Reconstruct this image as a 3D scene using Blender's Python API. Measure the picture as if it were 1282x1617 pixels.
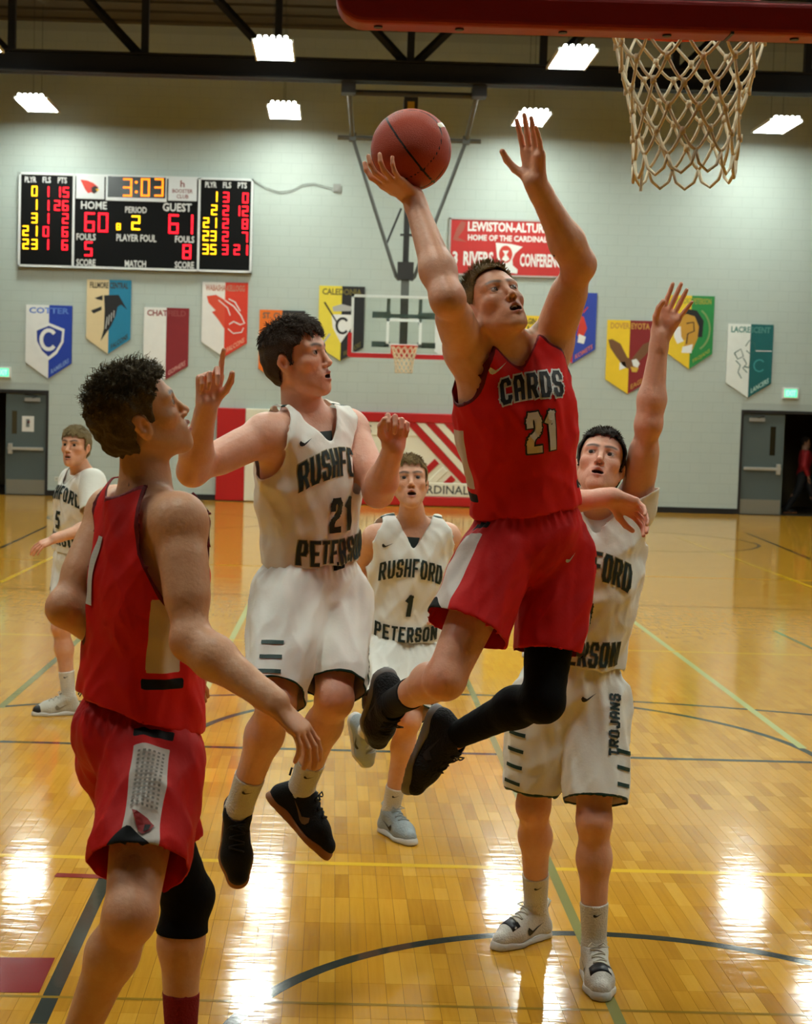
import bpy, bmesh, math, random
import numpy as np
from mathutils import Vector, Matrix, noise as mnoise
from mathutils.bvhtree import BVHTree

for o in list(bpy.data.objects):
    bpy.data.objects.remove(o, do_unlink=True)
scene = bpy.context.scene
COL = scene.collection
random.seed(7)
rng = np.random.default_rng(11)

# ------------------------------------------------------------------ camera
IW, IH = 1282.0, 1617.0
FPX = 2450.0
CAMH = 1.95
VPX, VPY = 527.0, 641.0          # vanishing point of the court's long direction
PPX, PPY = 545.0, 808.5          # principal point (the photograph is cropped)
ROLL = math.radians(1.55)
_yc = np.array([(VPX - PPX) / FPX, -(VPY - PPY) / FPX, -1.0]); _yc /= np.linalg.norm(_yc)
_z0 = np.array([math.sin(ROLL), math.cos(ROLL), 0.0]); _z0 -= _yc * _z0.dot(_yc); _zc = _z0 / np.linalg.norm(_z0)
_xc = np.cross(_yc, _zc)
C2W = np.array([_xc, _yc, _zc])  # rows: world axes in camera space
CAMP = np.array([0.0, 0.0, CAMH])

cam_d = bpy.data.cameras.new('camera'); cam = bpy.data.objects.new('camera', cam_d); COL.objects.link(cam)
cam_d.sensor_fit = 'HORIZONTAL'; cam_d.sensor_width = 36.0; cam_d.lens = 36.0 * FPX / IW
cam_d.shift_x = (IW / 2 - PPX) / IW; cam_d.shift_y = (PPY - IH / 2) / IW
cam_d.clip_start = 0.05; cam_d.clip_end = 200
M4 = Matrix(C2W.tolist()).to_4x4(); M4.translation = Vector(CAMP)
cam.matrix_world = M4
scene.camera = cam
cam_d.dof.use_dof = True; cam_d.dof.focus_distance = 5.0; cam_d.dof.aperture_fstop = 9.0

def ray(px, py):
    c = np.array([(px - PPX) / FPX, -(py - PPY) / FPX, -1.0])
    return C2W @ c
def P(px, py, Y):
    "point seen at a pixel, standing at forward distance Y"
    d = ray(px, py); return CAMP + d * (Y / d[1])
def FL(px, py):
    d = ray(px, py); t = -CAMH / d[2]; p = CAMP + d * t; return np.array([p[0], p[1], 0.0])

# ------------------------------------------------------------------ world, exposure
w = bpy.data.worlds.new('world'); scene.world = w; w.use_nodes = True
w.node_tree.nodes['Background'].inputs[0].default_value = (0.02, 0.02, 0.02, 1)
w.node_tree.nodes['Background'].inputs[1].default_value = 0.2
vs = scene.view_settings
vs.view_transform = 'Standard'; vs.look = 'None'; vs.gamma = 1.0; vs.use_curve_mapping = False
vs.exposure = 0.0
LAMP_STRENGTH = 58.0             # emission of the gym's fluorescent fixtures

# ------------------------------------------------------------------ material helpers
def lin(r, g, b):
    f = lambda c: (c / 255 / 12.92) if c / 255 <= .04045 else ((c / 255 + .055) / 1.055) ** 2.4
    return (f(r), f(g), f(b))
_M = {}
def mat(name, rgb=(128, 128, 128), rough=.6, metal=0.0, spec=.5, emit=None, estr=0.0, bump=0.0, bscale=60.0, var=0.0, vscale=8.0, coat=0.0, alpha=1.0, trans=0.0, sss=0.0, linear=False, sheen=0.0):
    if name in _M: return _M[name]
    m = bpy.data.materials.new(name); m.use_nodes = True; nt = m.node_tree; N = nt.nodes; Lk = nt.links
    b = N['Principled BSDF']; col = (*(rgb if linear else lin(*rgb)), 1)
    b.inputs['Base Color'].default_value = col
    b.inputs['Roughness'].default_value = rough; b.inputs['Metallic'].default_value = metal
    b.inputs['Specular IOR Level'].default_value = spec
    b.inputs['Coat Weight'].default_value = coat
    b.inputs['Sheen Weight'].default_value = sheen
    b.inputs['Transmission Weight'].default_value = trans
    b.inputs['Alpha'].default_value = alpha
    if sss: b.inputs['Subsurface Weight'].default_value = sss; b.inputs['Subsurface Radius'].default_value = (.02, .008, .004); b.inputs['Subsurface Scale'].default_value = .5
    if emit is not None:
        b.inputs['Emission Color'].default_value = (*lin(*emit), 1); b.inputs['Emission Strength'].default_value = estr
    tc = N.new('ShaderNodeTexCoord')
    if var:
        n = N.new('ShaderNodeTexNoise'); n.inputs['Scale'].default_value = vscale; n.inputs['Detail'].default_value = 5
        mx = N.new('ShaderNodeMix'); mx.data_type = 'RGBA'; mx.blend_type = 'MULTIPLY'; mx.inputs[0].default_value = 1
        rp = N.new('ShaderNodeMapRange'); rp.inputs[3].default_value = 1 - var; rp.inputs[4].default_value = 1 + var * .6
        Lk.new(tc.outputs['Object'], n.inputs['Vector']); Lk.new(n.outputs[0], rp.inputs[0])
        mx.inputs[6].default_value = col; Lk.new(rp.outputs[0], mx.inputs[7]); Lk.new(mx.outputs[2], b.inputs['Base Color'])
    if bump:
        n = N.new('ShaderNodeTexNoise'); n.inputs['Scale'].default_value = bscale; n.inputs['Detail'].default_value = 4
        bp = N.new('ShaderNodeBump'); bp.inputs['Strength'].default_value = bump; bp.inputs['Distance'].default_value = .01
        Lk.new(tc.outputs['Object'], n.inputs['Vector']); Lk.new(n.outputs[0], bp.inputs['Height']); Lk.new(bp.outputs[0], b.inputs['Normal'])
    _M[name] = m
    return m

def attr_mat(name, rough=.55, sss=0.0, bump=0.0, bscale=120., spec=.4, coat=0.0, sheen=0.0, stretch=None):
    "principled material coloured by the mesh colour attribute 'Col'"
    if name in _M: return _M[name]
    m = mat(name, rough=rough, sss=sss, bump=bump, bscale=bscale, spec=spec, coat=coat, sheen=sheen)
    nt = m.node_tree; a = nt.nodes.new('ShaderNodeAttribute'); a.attribute_name = 'Col'
    b = nt.nodes['Principled BSDF']; tc = nt.nodes.new('ShaderNodeTexCoord'); n = nt.nodes.new('ShaderNodeTexNoise'); n.inputs['Scale'].default_value = 26; n.inputs['Detail'].default_value = 6; n.inputs['Roughness'].default_value = .65
    mr = nt.nodes.new('ShaderNodeMapRange'); mr.inputs[1].default_value = .3; mr.inputs[2].default_value = .7; mr.inputs[3].default_value = 0.0; mr.inputs[4].default_value = 1.0
    mx = nt.nodes.new('ShaderNodeMix'); mx.data_type = 'RGBA'; mx.blend_type = 'MULTIPLY'; mx.inputs[7].default_value = (.93, .82, .78, 1)
    nt.links.new(tc.outputs['Object'], n.inputs['Vector']); nt.links.new(n.outputs[0], mr.inputs[0]); nt.links.new(mr.outputs[0], mx.inputs[0]); nt.links.new(a.outputs['Color'], mx.inputs[6])
    nt.links.new(mx.outputs[2], b.inputs['Base Color'])
    return m

# ------------------------------------------------------------------ object helpers
def obj(name, me, m=None, parent=None, label=None, cat=None, group=None, kind=None):
    o = bpy.data.objects.new(name, me); COL.objects.link(o)
    if m is not None and me is not None: me.materials.append(m)
    if parent is not None: o.parent = parent
    if label: o['label'] = label
    if cat: o['category'] = cat
    if group: o['group'] = group
    if kind: o['kind'] = kind
    return o
def empty(name, loc, label, cat, group=None):
    e = bpy.data.objects.new(name, None); COL.objects.link(e); e.location = Vector(loc); e.empty_display_size = .1
    e['label'] = label; e['category'] = cat
    if group: e['group'] = group
    e['_inv'] = 0; del e['_inv']
    return e
def child(o, root):
    "parent a world-space object to a root that may be moved"
    o.parent = root; o.matrix_parent_inverse = Matrix.Translation(-Vector(root.location)); return o
def wobj(name, me, m, root, **k):
    "object whose mesh is in world coordinates, parented to root (an empty or mesh part)"
    o = obj(name, me, m, **k)
    if root is not None:
        o.parent = root
        if root.type == 'EMPTY': o.matrix_parent_inverse = Matrix.Translation(-Vector(root.location))
    return o
def mesh(name, v, f, smooth=False):
    me = bpy.data.meshes.new(name); me.from_pydata([tuple(map(float, p)) for p in v], [], [tuple(map(int, q)) for q in f]); me.update()
    if smooth: me.polygons.foreach_set('use_smooth', [True] * len(me.polygons))
    return me
class MB:
    "collects simple shapes into one mesh"
    def __init__(s): s.v = []; s.f = []
    def add(s, v, f):
        n = len(s.v); s.v += [tuple(map(float, p)) for p in v]; s.f += [tuple(i + n for i in q) for q in f]; return s
    def box(s, lo, hi):
        (a, b, c), (d, e, g) = lo, hi
        return s.add([(a, b, c), (d, b, c), (d, e, c), (a, e, c), (a, b, g), (d, b, g), (d, e, g), (a, e, g)],
                     [(0, 3, 2, 1), (4, 5, 6, 7), (0, 1, 5, 4), (1, 2, 6, 5), (2, 3, 7, 6), (3, 0, 4, 7)])
    def poly(s, pts, y0, y1):
        "closed polygon in the XZ plane, thick from y0 (front, towards -Y) to y1"
        n = len(pts); v = [(p[0], y0, p[1]) for p in pts] + [(p[0], y1, p[1]) for p in pts]
        f = [tuple(range(n)), tuple(range(2 * n - 1, n - 1, -1))] + [(i, i + n, (i + 1) % n + n, (i + 1) % n) for i in range(n)]
        return s.add(v, f)
    def tube(s, pts, r, seg=8, closed=False, caps=True):
        pts = [np.array(p, float) for p in pts]; n = len(pts); rr = r if hasattr(r, '__len__') else [r] * n
        rings = []; ref = None
        for i in range(n):
            if closed: t = pts[(i + 1) % n] - pts[i - 1]
            else: t = pts[min(i + 1, n - 1)] - pts[max(i - 1, 0)]
            t = t / (np.linalg.norm(t) + 1e-9)
            if ref is None: ref = np.array([0, 0, 1.0]) if abs(t[2]) < .9 else np.array([1.0, 0, 0])
            a = np.cross(t, ref); a /= np.linalg.norm(a) + 1e-9; b = np.cross(a, t); ref = b
            rings.append([pts[i] + rr[i] * (math.cos(2 * math.pi * k / seg) * a + math.sin(2 * math.pi * k / seg) * b) for k in range(seg)])
        v = [p for R in rings for p in R]; f = []
        for i in range(n if closed else n - 1):
            j = (i + 1) % n
            for k in range(seg): f.append((i * seg + k, i * seg + (k + 1) % seg, j * seg + (k + 1) % seg, j * seg + k))
        if caps and not closed: f.append(tuple(range(seg - 1, -1, -1))); f.append(tuple((n - 1) * seg + k for k in range(seg)))
        return s.add(v, f)
    def mesh(s, name, smooth=False): return mesh(name, s.v, s.f, smooth)
    def build(s, name, m, root=None, smooth=False, bevel=0.0, bseg=2, **k):
        o = wobj(name, s.mesh(name, smooth), m, root, **k)
        if bevel:
            b = o.modifiers.new('bevel', 'BEVEL'); b.width = bevel; b.segments = bseg; b.limit_method = 'ANGLE'
        return o
def smooth_by_angle(o, ang=40):
    me = o.data; me.polygons.foreach_set('use_smooth', [True] * len(me.polygons)); 
    try: me.set_sharp_from_angle(angle=math.radians(ang))
    except Exception: pass

def text_mesh(s, height=1.0, width=None, bold=0.0, shear=0.0, thick=.004, depth_res=2):
    "flat lettering in the XZ plane facing -Y, centred at the origin, as a mesh"
    cu = bpy.data.curves.new('lettering', 'FONT'); cu.body = s; cu.align_x = 'CENTER'; cu.size = 1.0
    cu.offset = bold; cu.shear = shear; cu.extrude = 0.0; cu.resolution_u = depth_res
    to = bpy.data.objects.new('t', cu); COL.objects.link(to)
    dg = bpy.context.evaluated_depsgraph_get(); me = bpy.data.meshes.new_from_object(to.evaluated_get(dg))
    bpy.data.objects.remove(to); bpy.data.curves.remove(cu)
    n = len(me.vertices); co = np.empty(n * 3); me.vertices.foreach_get('co', co); co = co.reshape(-1, 3)
    lo, hi = co.min(0), co.max(0); c = (lo + hi) / 2
    sz = height / max(hi[1] - lo[1], 1e-6); sx = sz if width is None else width / max(hi[0] - lo[0], 1e-6)
    out = np.zeros_like(co); out[:, 0] = (co[:, 0] - c[0]) * sx; out[:, 2] = (co[:, 1] - c[1]) * sz
    me.vertices.foreach_set('co', out.ravel()); me.materials.clear(); me.update()
    return me
def put_text(s, pos, height, m, root, width=None, bold=0.02, name='lettering', shear=0.0):
    me = text_mesh(s, height, width, bold, shear)
    co = np.empty(len(me.vertices) * 3); me.vertices.foreach_get('co', co); co = co.reshape(-1, 3) + np.array(pos)
    me.vertices.foreach_set('co', co.ravel()); me.update()
    return wobj(name, me, m, root)
# ================================================================== STRUCTURE
WY = 31.0                                   # far wall
XL, XR, YB, ZC = -10.3, 12.2, -2.2, 9.3     # side walls, back wall, ceiling
def wp(px, py, off=0.0): return P(px, py, WY - off)
def wxz(px, py): p = wp(px, py); return p[0], p[2]
PXM = FPX / WY                               # pixels per metre on the far wall

m_wall = mat('painted_block', (176, 188, 180), rough=.55, bump=.25, bscale=45, var=.04, vscale=3)
m_mortar = mat('painted_mortar', (164, 174, 168), rough=.7)
m_black = mat('black_rubber', (14, 14, 15), rough=.5)
m_steel = mat('black_steel', (12, 12, 12), rough=.6)
m_ceil = mat('roof_deck', (74, 66, 46), rough=.8, var=.1, vscale=1.5)
m_white = mat('white_enamel', (225, 226, 222), rough=.4)
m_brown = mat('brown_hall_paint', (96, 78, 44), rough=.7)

# ---- far wall with two doorways, built of concrete blocks
dl0, dl1 = wp(-66, 700)[0], wp(76, 700)[0]
dr0, dr1 = wp(1167, 730)[0], wp(1312, 730)[0]
dzt = 2.10
wb = MB()
for a, b, z0, z1 in ((XL, dl0, 0, ZC), (dl0, dl1, dzt, ZC), (dl1, dr0, 0, ZC), (dr0, dr1, dzt, ZC), (dr1, XR, 0, ZC)):
    wb.box((a, WY + .004, z0), (b, WY + .22, z1))
wall_far = wb.build('wall_far', m_mortar, kind='structure')
BL, BHT = .406, .203
blk = MB(); blk.box((-BL / 2 + .004, 0, -BHT / 2 + .004), (BL / 2 - .004, .03, BHT / 2 - .004))
blk_me = blk.mesh('concrete_block'); blk_me.materials.append(m_wall)
_vis = []; _rest = MB()
for r in range(int(ZC / BHT) + 1):
    z = (r + .5) * BHT
    if z + BHT / 2 > ZC: continue
    x = XL + (BL / 2 if r % 2 else 0) + BL / 2
    while x < XR - BL / 2:
        a, b = x - BL / 2, x + BL / 2; zt = z + BHT / 2
        bad = False
        for d0, d1 in ((dl0, dl1), (dr0, dr1)):
            if b > d0 and a < d1 and z - BHT / 2 < dzt: bad = True
        if not bad: _vis.append((x, z))
        else:
            for d0, d1 in ((dl0, dl1), (dr0, dr1)):
                if b > d0 and a < d1:
                    for s0, s1 in ((a, min(b, d0)), (max(a, d1), b)):
                        if s1 - s0 > .03: _rest.box((s0 + .004, WY, z - BHT / 2 + .004), (s1 - .004, WY + .03, zt - .004))
        x += BL
_vis.sort(key=lambda q: abs(q[0] - 5.6) * 1.0 + abs(q[1] - 3.2) * .8)
for x, z in _vis[:300]:
    o = bpy.data.objects.new('concrete_block', blk_me); COL.objects.link(o); o.location = (x, WY + rng.uniform(-.0015, .0015), z); o.parent = wall_far
for x, z in _vis[300:]:
    d = rng.uniform(-.0015, .0015)
    _rest.box((x - BL / 2 + .004, WY + d, z - BHT / 2 + .004), (x + BL / 2 - .004, WY + .03, z + BHT / 2 - .004))
_rest.build('concrete_blocks', m_wall, wall_far, kind='stuff')

for nm, lo, hi in (('wall_left', (XL - .2, YB, 0), (XL, WY, ZC)), ('wall_right', (XR, YB, 0), (XR + .2, WY, ZC)), ('wall_back', (XL, YB - .2, 0), (XR, YB, ZC))):
    MB().box(lo, hi).build(nm, mat('dark_unseen_wall', (50, 38, 28), rough=.7, var=.2, vscale=2), kind='structure')  # unseen walls, coloured dark to cut the light bounced onto the far wall
cb = MB(); cb.box((XL, YB, ZC), (XR, WY + .2, ZC + .1))
for i in range(46): cb.box((XL, YB + .4 + i * .72, ZC - .05), (XR, YB + .52 + i * .72, ZC))
cb.build('ceiling', m_ceil, kind='structure')
bb_ = MB()
for a, b in ((XL, dl0), (dl1, dr0), (dr1, XR)): bb_.box((a, WY - .012, 0), (b, WY - .0005, .115))
bb_.build('baseboard_far', m_black, kind='structure')

# halls behind the two doorways
for i, (d0, d1, n) in enumerate(((dl0, dl1, 'left'), (dr0, dr1, 'right'))):
    h = MB(); a, b = d0 - .5, d1 + 1.6; y0, y1 = WY + .22, WY + 3.4
    h.box((a, y1, 0), (b, y1 + .1, 2.6)); h.box((a - .1, y0, 0), (a, y1 + .1, 2.6)); h.box((b, y0, 0), (b + .1, y1 + .1, 2.6)); h.box((a - .1, y0, 2.5), (b + .1, y1 + .1, 2.6))
    h.build('wall_hall_' + n, m_brown, kind='structure')
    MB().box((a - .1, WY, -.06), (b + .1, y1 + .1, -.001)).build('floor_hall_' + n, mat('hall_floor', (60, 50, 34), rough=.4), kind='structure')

# ---- floor of maple strips
def wood_mat():
    m = bpy.data.materials.new('maple_strip'); m.use_nodes = True; nt = m.node_tree; N = nt.nodes; L = nt.links; b = N['Principled BSDF']
    a = N.new('ShaderNodeAttribute'); a.attribute_name = 'tone'
    tc = N.new('ShaderNodeTexCoord'); mp = N.new('ShaderNodeMapping'); mp.inputs['Scale'].default_value = (60, 3.0, 1)
    ns = N.new('ShaderNodeTexNoise'); ns.inputs['Scale'].default_value = 1.0; ns.inputs['Detail'].default_value = 6
    L.new(tc.outputs['Object'], mp.inputs[0]); L.new(mp.outputs[0], ns.inputs['Vector'])
    ad = N.new('ShaderNodeMath'); ad.operation = 'MULTIPLY_ADD'; ad.inputs[1].default_value = .35
    L.new(ns.outputs[0], ad.inputs[0]); L.new(a.outputs['Fac'], ad.inputs[2])
    cr = N.new('ShaderNodeValToRGB'); L.new(ad.outputs[0], cr.inputs[0])
    e = cr.color_ramp.elements; e[0].position = .1; e[0].color = (*lin(160, 104, 24), 1); e[1].position = 1.2 - .2; e[1].color = (*lin(216, 164, 62), 1)
    k = e.new(.55); k.color = (*lin(196, 140, 40), 1)
    L.new(cr.outputs[0], b.inputs['Base Color'])
    # varnish: glossy with slow waviness and small scuffs
    n2 = N.new('ShaderNodeTexNoise'); n2.inputs['Scale'].default_value = 2.2; n2.inputs['Detail'].default_value = 6; n2.inputs['Roughness'].default_value = .7
    L.new(tc.outputs['Object'], n2.inputs['Vector'])
    mr = N.new('ShaderNodeMapRange'); mr.inputs[1].default_value = .3; mr.inputs[2].default_value = .7; mr.inputs[3].default_value = .065; mr.inputs[4].default_value = .115
    L.new(n2.outputs[0], mr.inputs[0]); L.new(mr.outputs[0], b.inputs['Roughness'])
    b.inputs['Specular IOR Level'].default_value = .28
    n3 = N.new('ShaderNodeTexNoise'); n3.inputs['Scale'].default_value = 7; n3.inputs['Detail'].default_value = 2
    mp3 = N.new('ShaderNodeMapping'); mp3.inputs['Scale'].default_value = (.7, 2.6, 1); L.new(tc.outputs['Object'], mp3.inputs[0]); L.new(mp3.outputs[0], n3.inputs['Vector'])
    bp = N.new('ShaderNodeBump'); bp.inputs['Strength'].default_value = .085; bp.inputs['Distance'].default_value = .01
    L.new(n3.outputs[0], bp.inputs['Height']); L.new(bp.outputs[0], b.inputs['Normal'])
    return m
m_wood = wood_mat()
floor = MB().box((XL, YB, -.15), (XR, WY, -.006)).build('floor', mat('dark_subfloor', (58, 36, 14), rough=.8), kind='structure')
PW, PL = .0571, .305
planks = []
nx0 = int(math.floor((XL + .02) / PW)); nx1 = int((XR - .02) / PW)
yy0 = YB + .02
for ix in range(nx0, nx1):
    x0 = ix * PW; off = rng.uniform(-.03, .03)
    k = 0; nk = int((WY - yy0) / (PL * .5))
    while k < nk:
        y = yy0 + k * PL * .5
        if y < 19 and abs(x0 - .1 * y) < 1.2 + y * .30: st = 1 if (k % 2 or rng.random() < .12) else 2
        else: st = 12
        st = min(st, nk - k); y1 = WY if k + st >= nk else yy0 + (k + st) * PL * .5
        planks.append((x0, y, x0 + PW, y1, float(np.clip(rng.normal(.38, .125), .05, .75)))); k += st
planks = [(a, b, c, d, .38 + (t - .38) * min(1, max(.06, (14 - b) / 6))) for a, b, c, d, t in planks]; PA = np.array(planks)
vis = np.zeros(len(PA), bool)
cx, cy = (PA[:, 0] + PA[:, 2]) / 2, (PA[:, 1] + PA[:, 3]) / 2
pxs = VPX + FPX * cx / np.maximum(cy, .1); pys = VPY + CAMH * FPX / np.maximum(cy, .1) + (pxs - VPX) * .027
inview = (cy > 1) & (pys < 1640) & (pxs > -10) & (pxs < 1295)
order = np.argsort(np.where(inview, cy, 1e3))
near_ids = order[:300]; isnear = np.zeros(len(PA), bool); isnear[near_ids] = True
GAP = .0010
def plank_geo(p):
    x0, y0, x1, y1, t = p; g = GAP * .5 * min(1, max(0, (12.5 - y0) / 4)); x0 += g; x1 -= g; y0 += g; y1 -= g
    v = [(x0, y0, 0), (x1, y0, 0), (x1, y1, 0), (x0, y1, 0), (x0, y0, -.005), (x1, y0, -.005), (x1, y1, -.005), (x0, y1, -.005)]
    f = [(0, 1, 2, 3), (0, 4, 5, 1), (1, 5, 6, 2), (2, 6, 7, 3), (3, 7, 4, 0)]
    if y0 > 12.5: return v[:4], f[:1]
    return v, f
def set_tone(me, vals):
    a = me.attributes.new('tone', 'FLOAT', 'POINT'); a.data.foreach_set('value', np.asarray(vals, dtype=np.float32))
for i in near_ids:
    v, f = plank_geo(planks[i]); me = mesh('floor_strip', v, f); set_tone(me, [planks[i][4]] * 8)
    obj('floor_strip', me, m_wood, floor)
V = []; F = []; T = []
for i in np.nonzero(~isnear)[0]:
    v, f = plank_geo(planks[i]); n = len(V); V += v; F += [tuple(q + n for q in g) for g in f]; T += [planks[i][4]] * len(v)
me = mesh('floor_strips', V, F); set_tone(me, T)
obj('floor_strips', me, m_wood, floor, kind='stuff')

# ---- painted court lines (flat paint on the floor)
def paint(name, rgb): return mat(name, rgb, rough=.09, spec=.25, bump=.04, bscale=9)
pt_dark = paint('line_paint_charcoal', (52, 56, 50)); pt_yel = paint('line_paint_yellow', (222, 176, 40)); pt_grn = paint('line_paint_pale_green', (182, 184, 118))
pt_sage = paint('line_paint_sage', (128, 124, 66)); pt_red = paint('line_paint_maroon', (132, 34, 34)); pt_olive = paint('line_paint_olive', (146, 112, 34)); pt_brn = paint('line_paint_brown', (110, 66, 24))
_lz = [0.0004]
def stripe(pts, width, m, closed=False):
    pts = [np.array(p[:2], float) for p in pts]; n = len(pts); L = []; R = []
    for i in range(n):
        if closed: t = pts[(i + 1) % n] - pts[i - 1]
        else: t = pts[min(i + 1, n - 1)] - pts[max(i - 1, 0)]
        t /= np.linalg.norm(t) + 1e-9; nn = np.array([-t[1], t[0]]) * width / 2; L.append(pts[i] + nn); R.append(pts[i] - nn)
    _lz[0] += .00005; z = _lz[0]; v = [(p[0], p[1], z) for p in L] + [(p[0], p[1], z) for p in R]
    f = [(i, i + n, (i + 1) % n + n, (i + 1) % n) for i in range(n if closed else n - 1)]
    return obj('painted_line', mesh('painted_line', v, f), m, floor)
def across(px0, py0, px1, py1, width, m, x0=None, x1=None):
    a, b = FL(px0, py0), FL(px1, py1); y = (a[1] + b[1]) / 2
    return stripe([(a[0] if x0 is None else x0, y), (b[0] if x1 is None else x1, y)], width, m)
def along(px0, py0, px1, py1, width, m):
    return stripe([FL(px0, py0), FL(px1, py1)], width, m)
def circle_fit(pix):
    A = np.array([FL(*p)[:2] for p in pix]); M = np.c_[2 * A, np.ones(len(A))]; s = np.linalg.lstsq(M, (A ** 2).sum(1), rcond=None)[0]
    return s[0], s[1], math.sqrt(s[2] + s[0] ** 2 + s[1] ** 2)
def arc(c, a0, a1, width, m, n=64):
    x, y, r = c; return stripe([(x + r * math.cos(math.radians(a0 + (a1 - a0) * i / n)), y + r * math.sin(math.radians(a0 + (a1 - a0) * i / n))) for i in range(n + 1)], width, m)
C_near = circle_fit([(360, 1617), (480, 1546), (640, 1494), (870, 1473), (1100, 1488), (1282, 1522)])
C_ft = circle_fit([(311, 1152), (357, 1133), (405, 1121), (990, 1117), (1099, 1134), (1194, 1154), (1256, 1179), (1282, 1194)])
C_three = circle_fit([(0, 1117), (51, 1111), (309, 1099), (371, 1098), (990, 1107), (1282, 1129)])
print('circles', C_near, C_ft, C_three)
arc(C_near, -20, 200, .052, pt_dark); arc(C_ft, -8, 188, .05, pt_dark); arc(C_three, 20, 160, .045, pt_dark)
across(0, 1171, 1282, 1204, .05, pt_dark)
along(60, 1617, 186, 1345, .055, pt_dark); along(186, 1345, 262, 1179, .05, pt_dark)
across(0, 1350, 1282, 1383, .045, pt_yel, -6.5, 8.6)
across(0, 1573, 1282, 1603, .02, pt_olive)
along(735, 1070, 990, 1640, .04, pt_sage); along(735, 1070, 660, 905, .04, pt_sage)
along(409, 925, 296, 1145, .05, pt_grn)
along(981, 967, 1268, 1182, .05, pt_grn)
across(0, 1002, 1282, 1034, .04, pt_yel)
across(0, 930, 1282, 962, .045, pt_brn)
across(0, 884, 1282, 916, .04, pt_yel)
along(1071, 849, 1300, 934, .06, pt_yel); along(0, 920, 110, 867, .06, pt_yel)
along(0, 866, 74, 831, .05, pt_dark); along(0, 1118, 127, 1008, .05, pt_sage)
along(1222, 996, 1290, 1028, .04, pt_sage)
for cxp, cyp in ((253, 820), (1006, 853)):
    c = FL(cxp, cyp); arc((c[0], c[1], 1.83), 0, 360, .05, pt_dark)
along(1180, 842, 1282, 884, .05, pt_dark)
def quad_paint(pix, m):
    _lz[0] += .00005; v = [(*FL(*p)[:2], _lz[0]) for p in pix]; return obj('painted_block', mesh('painted_block', v, [(0, 1, 2, 3)]), m, floor)
a, b, c_, d = FL(62, 1568), FL(87, 1513), FL(-60, 1510), FL(-90, 1566)
quad_paint([(-90, 1567), (62, 1568), (87, 1513), (-60, 1512)], pt_red)
quad_paint([(85, 1385), (172, 1388), (175, 1382), (90, 1379)], pt_red)

# ================================================================== ROOF TRUSS AND FIXTURES
TY = 26.2
def tp(px, py): q = P(px, py, TY); return q
zb0 = tp(641, 132)[2]; zb1 = tp(641, 98)[2]
tr = empty('roof_truss', (1, TY, zb0), 'black steel roof truss spanning the gym under the ceiling', 'truss')
MB().box((XL + .01, TY - .15, zb0), (XR - .01, TY + .15, zb0 + .03)).box((XL + .01, TY - .03, zb0), (XR - .01, TY + .03, zb1)).box((XL + .01, TY - .15, zb1 - .03), (XR - .01, TY + .15, zb1)).build('bottom_chord', m_steel, tr)
MB().box((XL + .01, TY - .12, ZC - .3), (XR - .01, TY + .12, ZC - .06)).build('top_chord', m_steel, tr)
xc0 = tp(648, 100)[0]; pan = (tp(1066, 110)[0] - xc0) / 2
for k in range(-4, 5):
    x = xc0 + k * pan
    MB().box((x - .06, TY - .06, zb1), (x + .06, TY + .06, ZC - .3)).build('web_vertical', m_steel, tr)
    for s in ((-1,) if k < 0 else (1,) if k > 0 else (-1, 1)):
        h = ZC - .3 - zb1
        MB().tube([(x + s * .08, TY, zb1 - .02), (x + s * (.08 + h * 1.02), TY, ZC - .28)], .075, 4).build('web_diagonal', m_steel, tr)

m_lamp = mat('fluorescent_diffuser', (255, 255, 255), emit=(246, 255, 246), estr=LAMP_STRENGTH)
FZ, FLX, FLY = P(462, 178, 29.3)[2], .56, 1.25
cols = [P(60, 160, 29.3)[0], P(462, 172, 29.3)[0], P(824, 181, 29.3)[0], P(1227, 190, 29.3)[0]]
cx0 = sum(cols) / 4; sp = (cols[3] - cols[0]) / 3
hs = MB().box((-FLX / 2 - .03, -FLY / 2 - .02, .012), (FLX / 2 + .03, FLY / 2 + .02, .035)); 
for sx in (-1, 1): hs.box((sx * (FLX / 2 + .015) - .015, -FLY / 2 - .02, -.015), (sx * (FLX / 2 + .015) + .015, FLY / 2 + .02, .014))
for k in range(5): hs.tube([(-.2 + .1 * k, -FLY / 2 + .0, .05), (-.2 + .1 * k, FLY / 2, .05)], .03, 8)
housing_me = hs.mesh('housing'); housing_me.materials.append(m_white)
dif_me = MB().box((-FLX / 2, -FLY / 2, 0), (FLX / 2, FLY / 2, .011)).mesh('diffuser'); dif_me.materials.append(m_lamp)
lt_me = MB().tube([(0, 0, 0), (0, .05, 0)], .03, 10).mesh('lamp_end'); lt_me.materials.append(m_lamp)
cab_me = MB().tube([(0, 0, 0), (0, 0, ZC + .01 - FZ - .03)], .004, 5).mesh('hanger_cable'); cab_me.materials.append(m_steel)
row_y = [P(641, 176, 29.3)[1]]
def y_at(px, py, z): d = ray(px, py); return (z - CAMH) / d[2] * d[1]
rsp = 5.0; rowsY = [29.3 - rsp * k for k in range(6)]
for r, y in enumerate(rowsY):
    for c in range(4):
        x = cx0 + (c - 1.5) * sp
        fx = empty('light_fixture', (x, y, FZ), 'white fluorescent high-bay light fixture hanging below the gym ceiling', 'light fixture', 'high-bay light fixtures')
        obj('housing', housing_me, None, fx); obj('diffuser', dif_me, None, fx)
        for k in range(5):
            o = obj('lamp_end', lt_me, None, fx); o.location = (-.2 + .1 * k, -FLY / 2 - .055, .05)
        for s in (-1, 1):
            o = obj('hanger_cable', cab_me, None, fx); o.location = (0, s * .4, .03)

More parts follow.
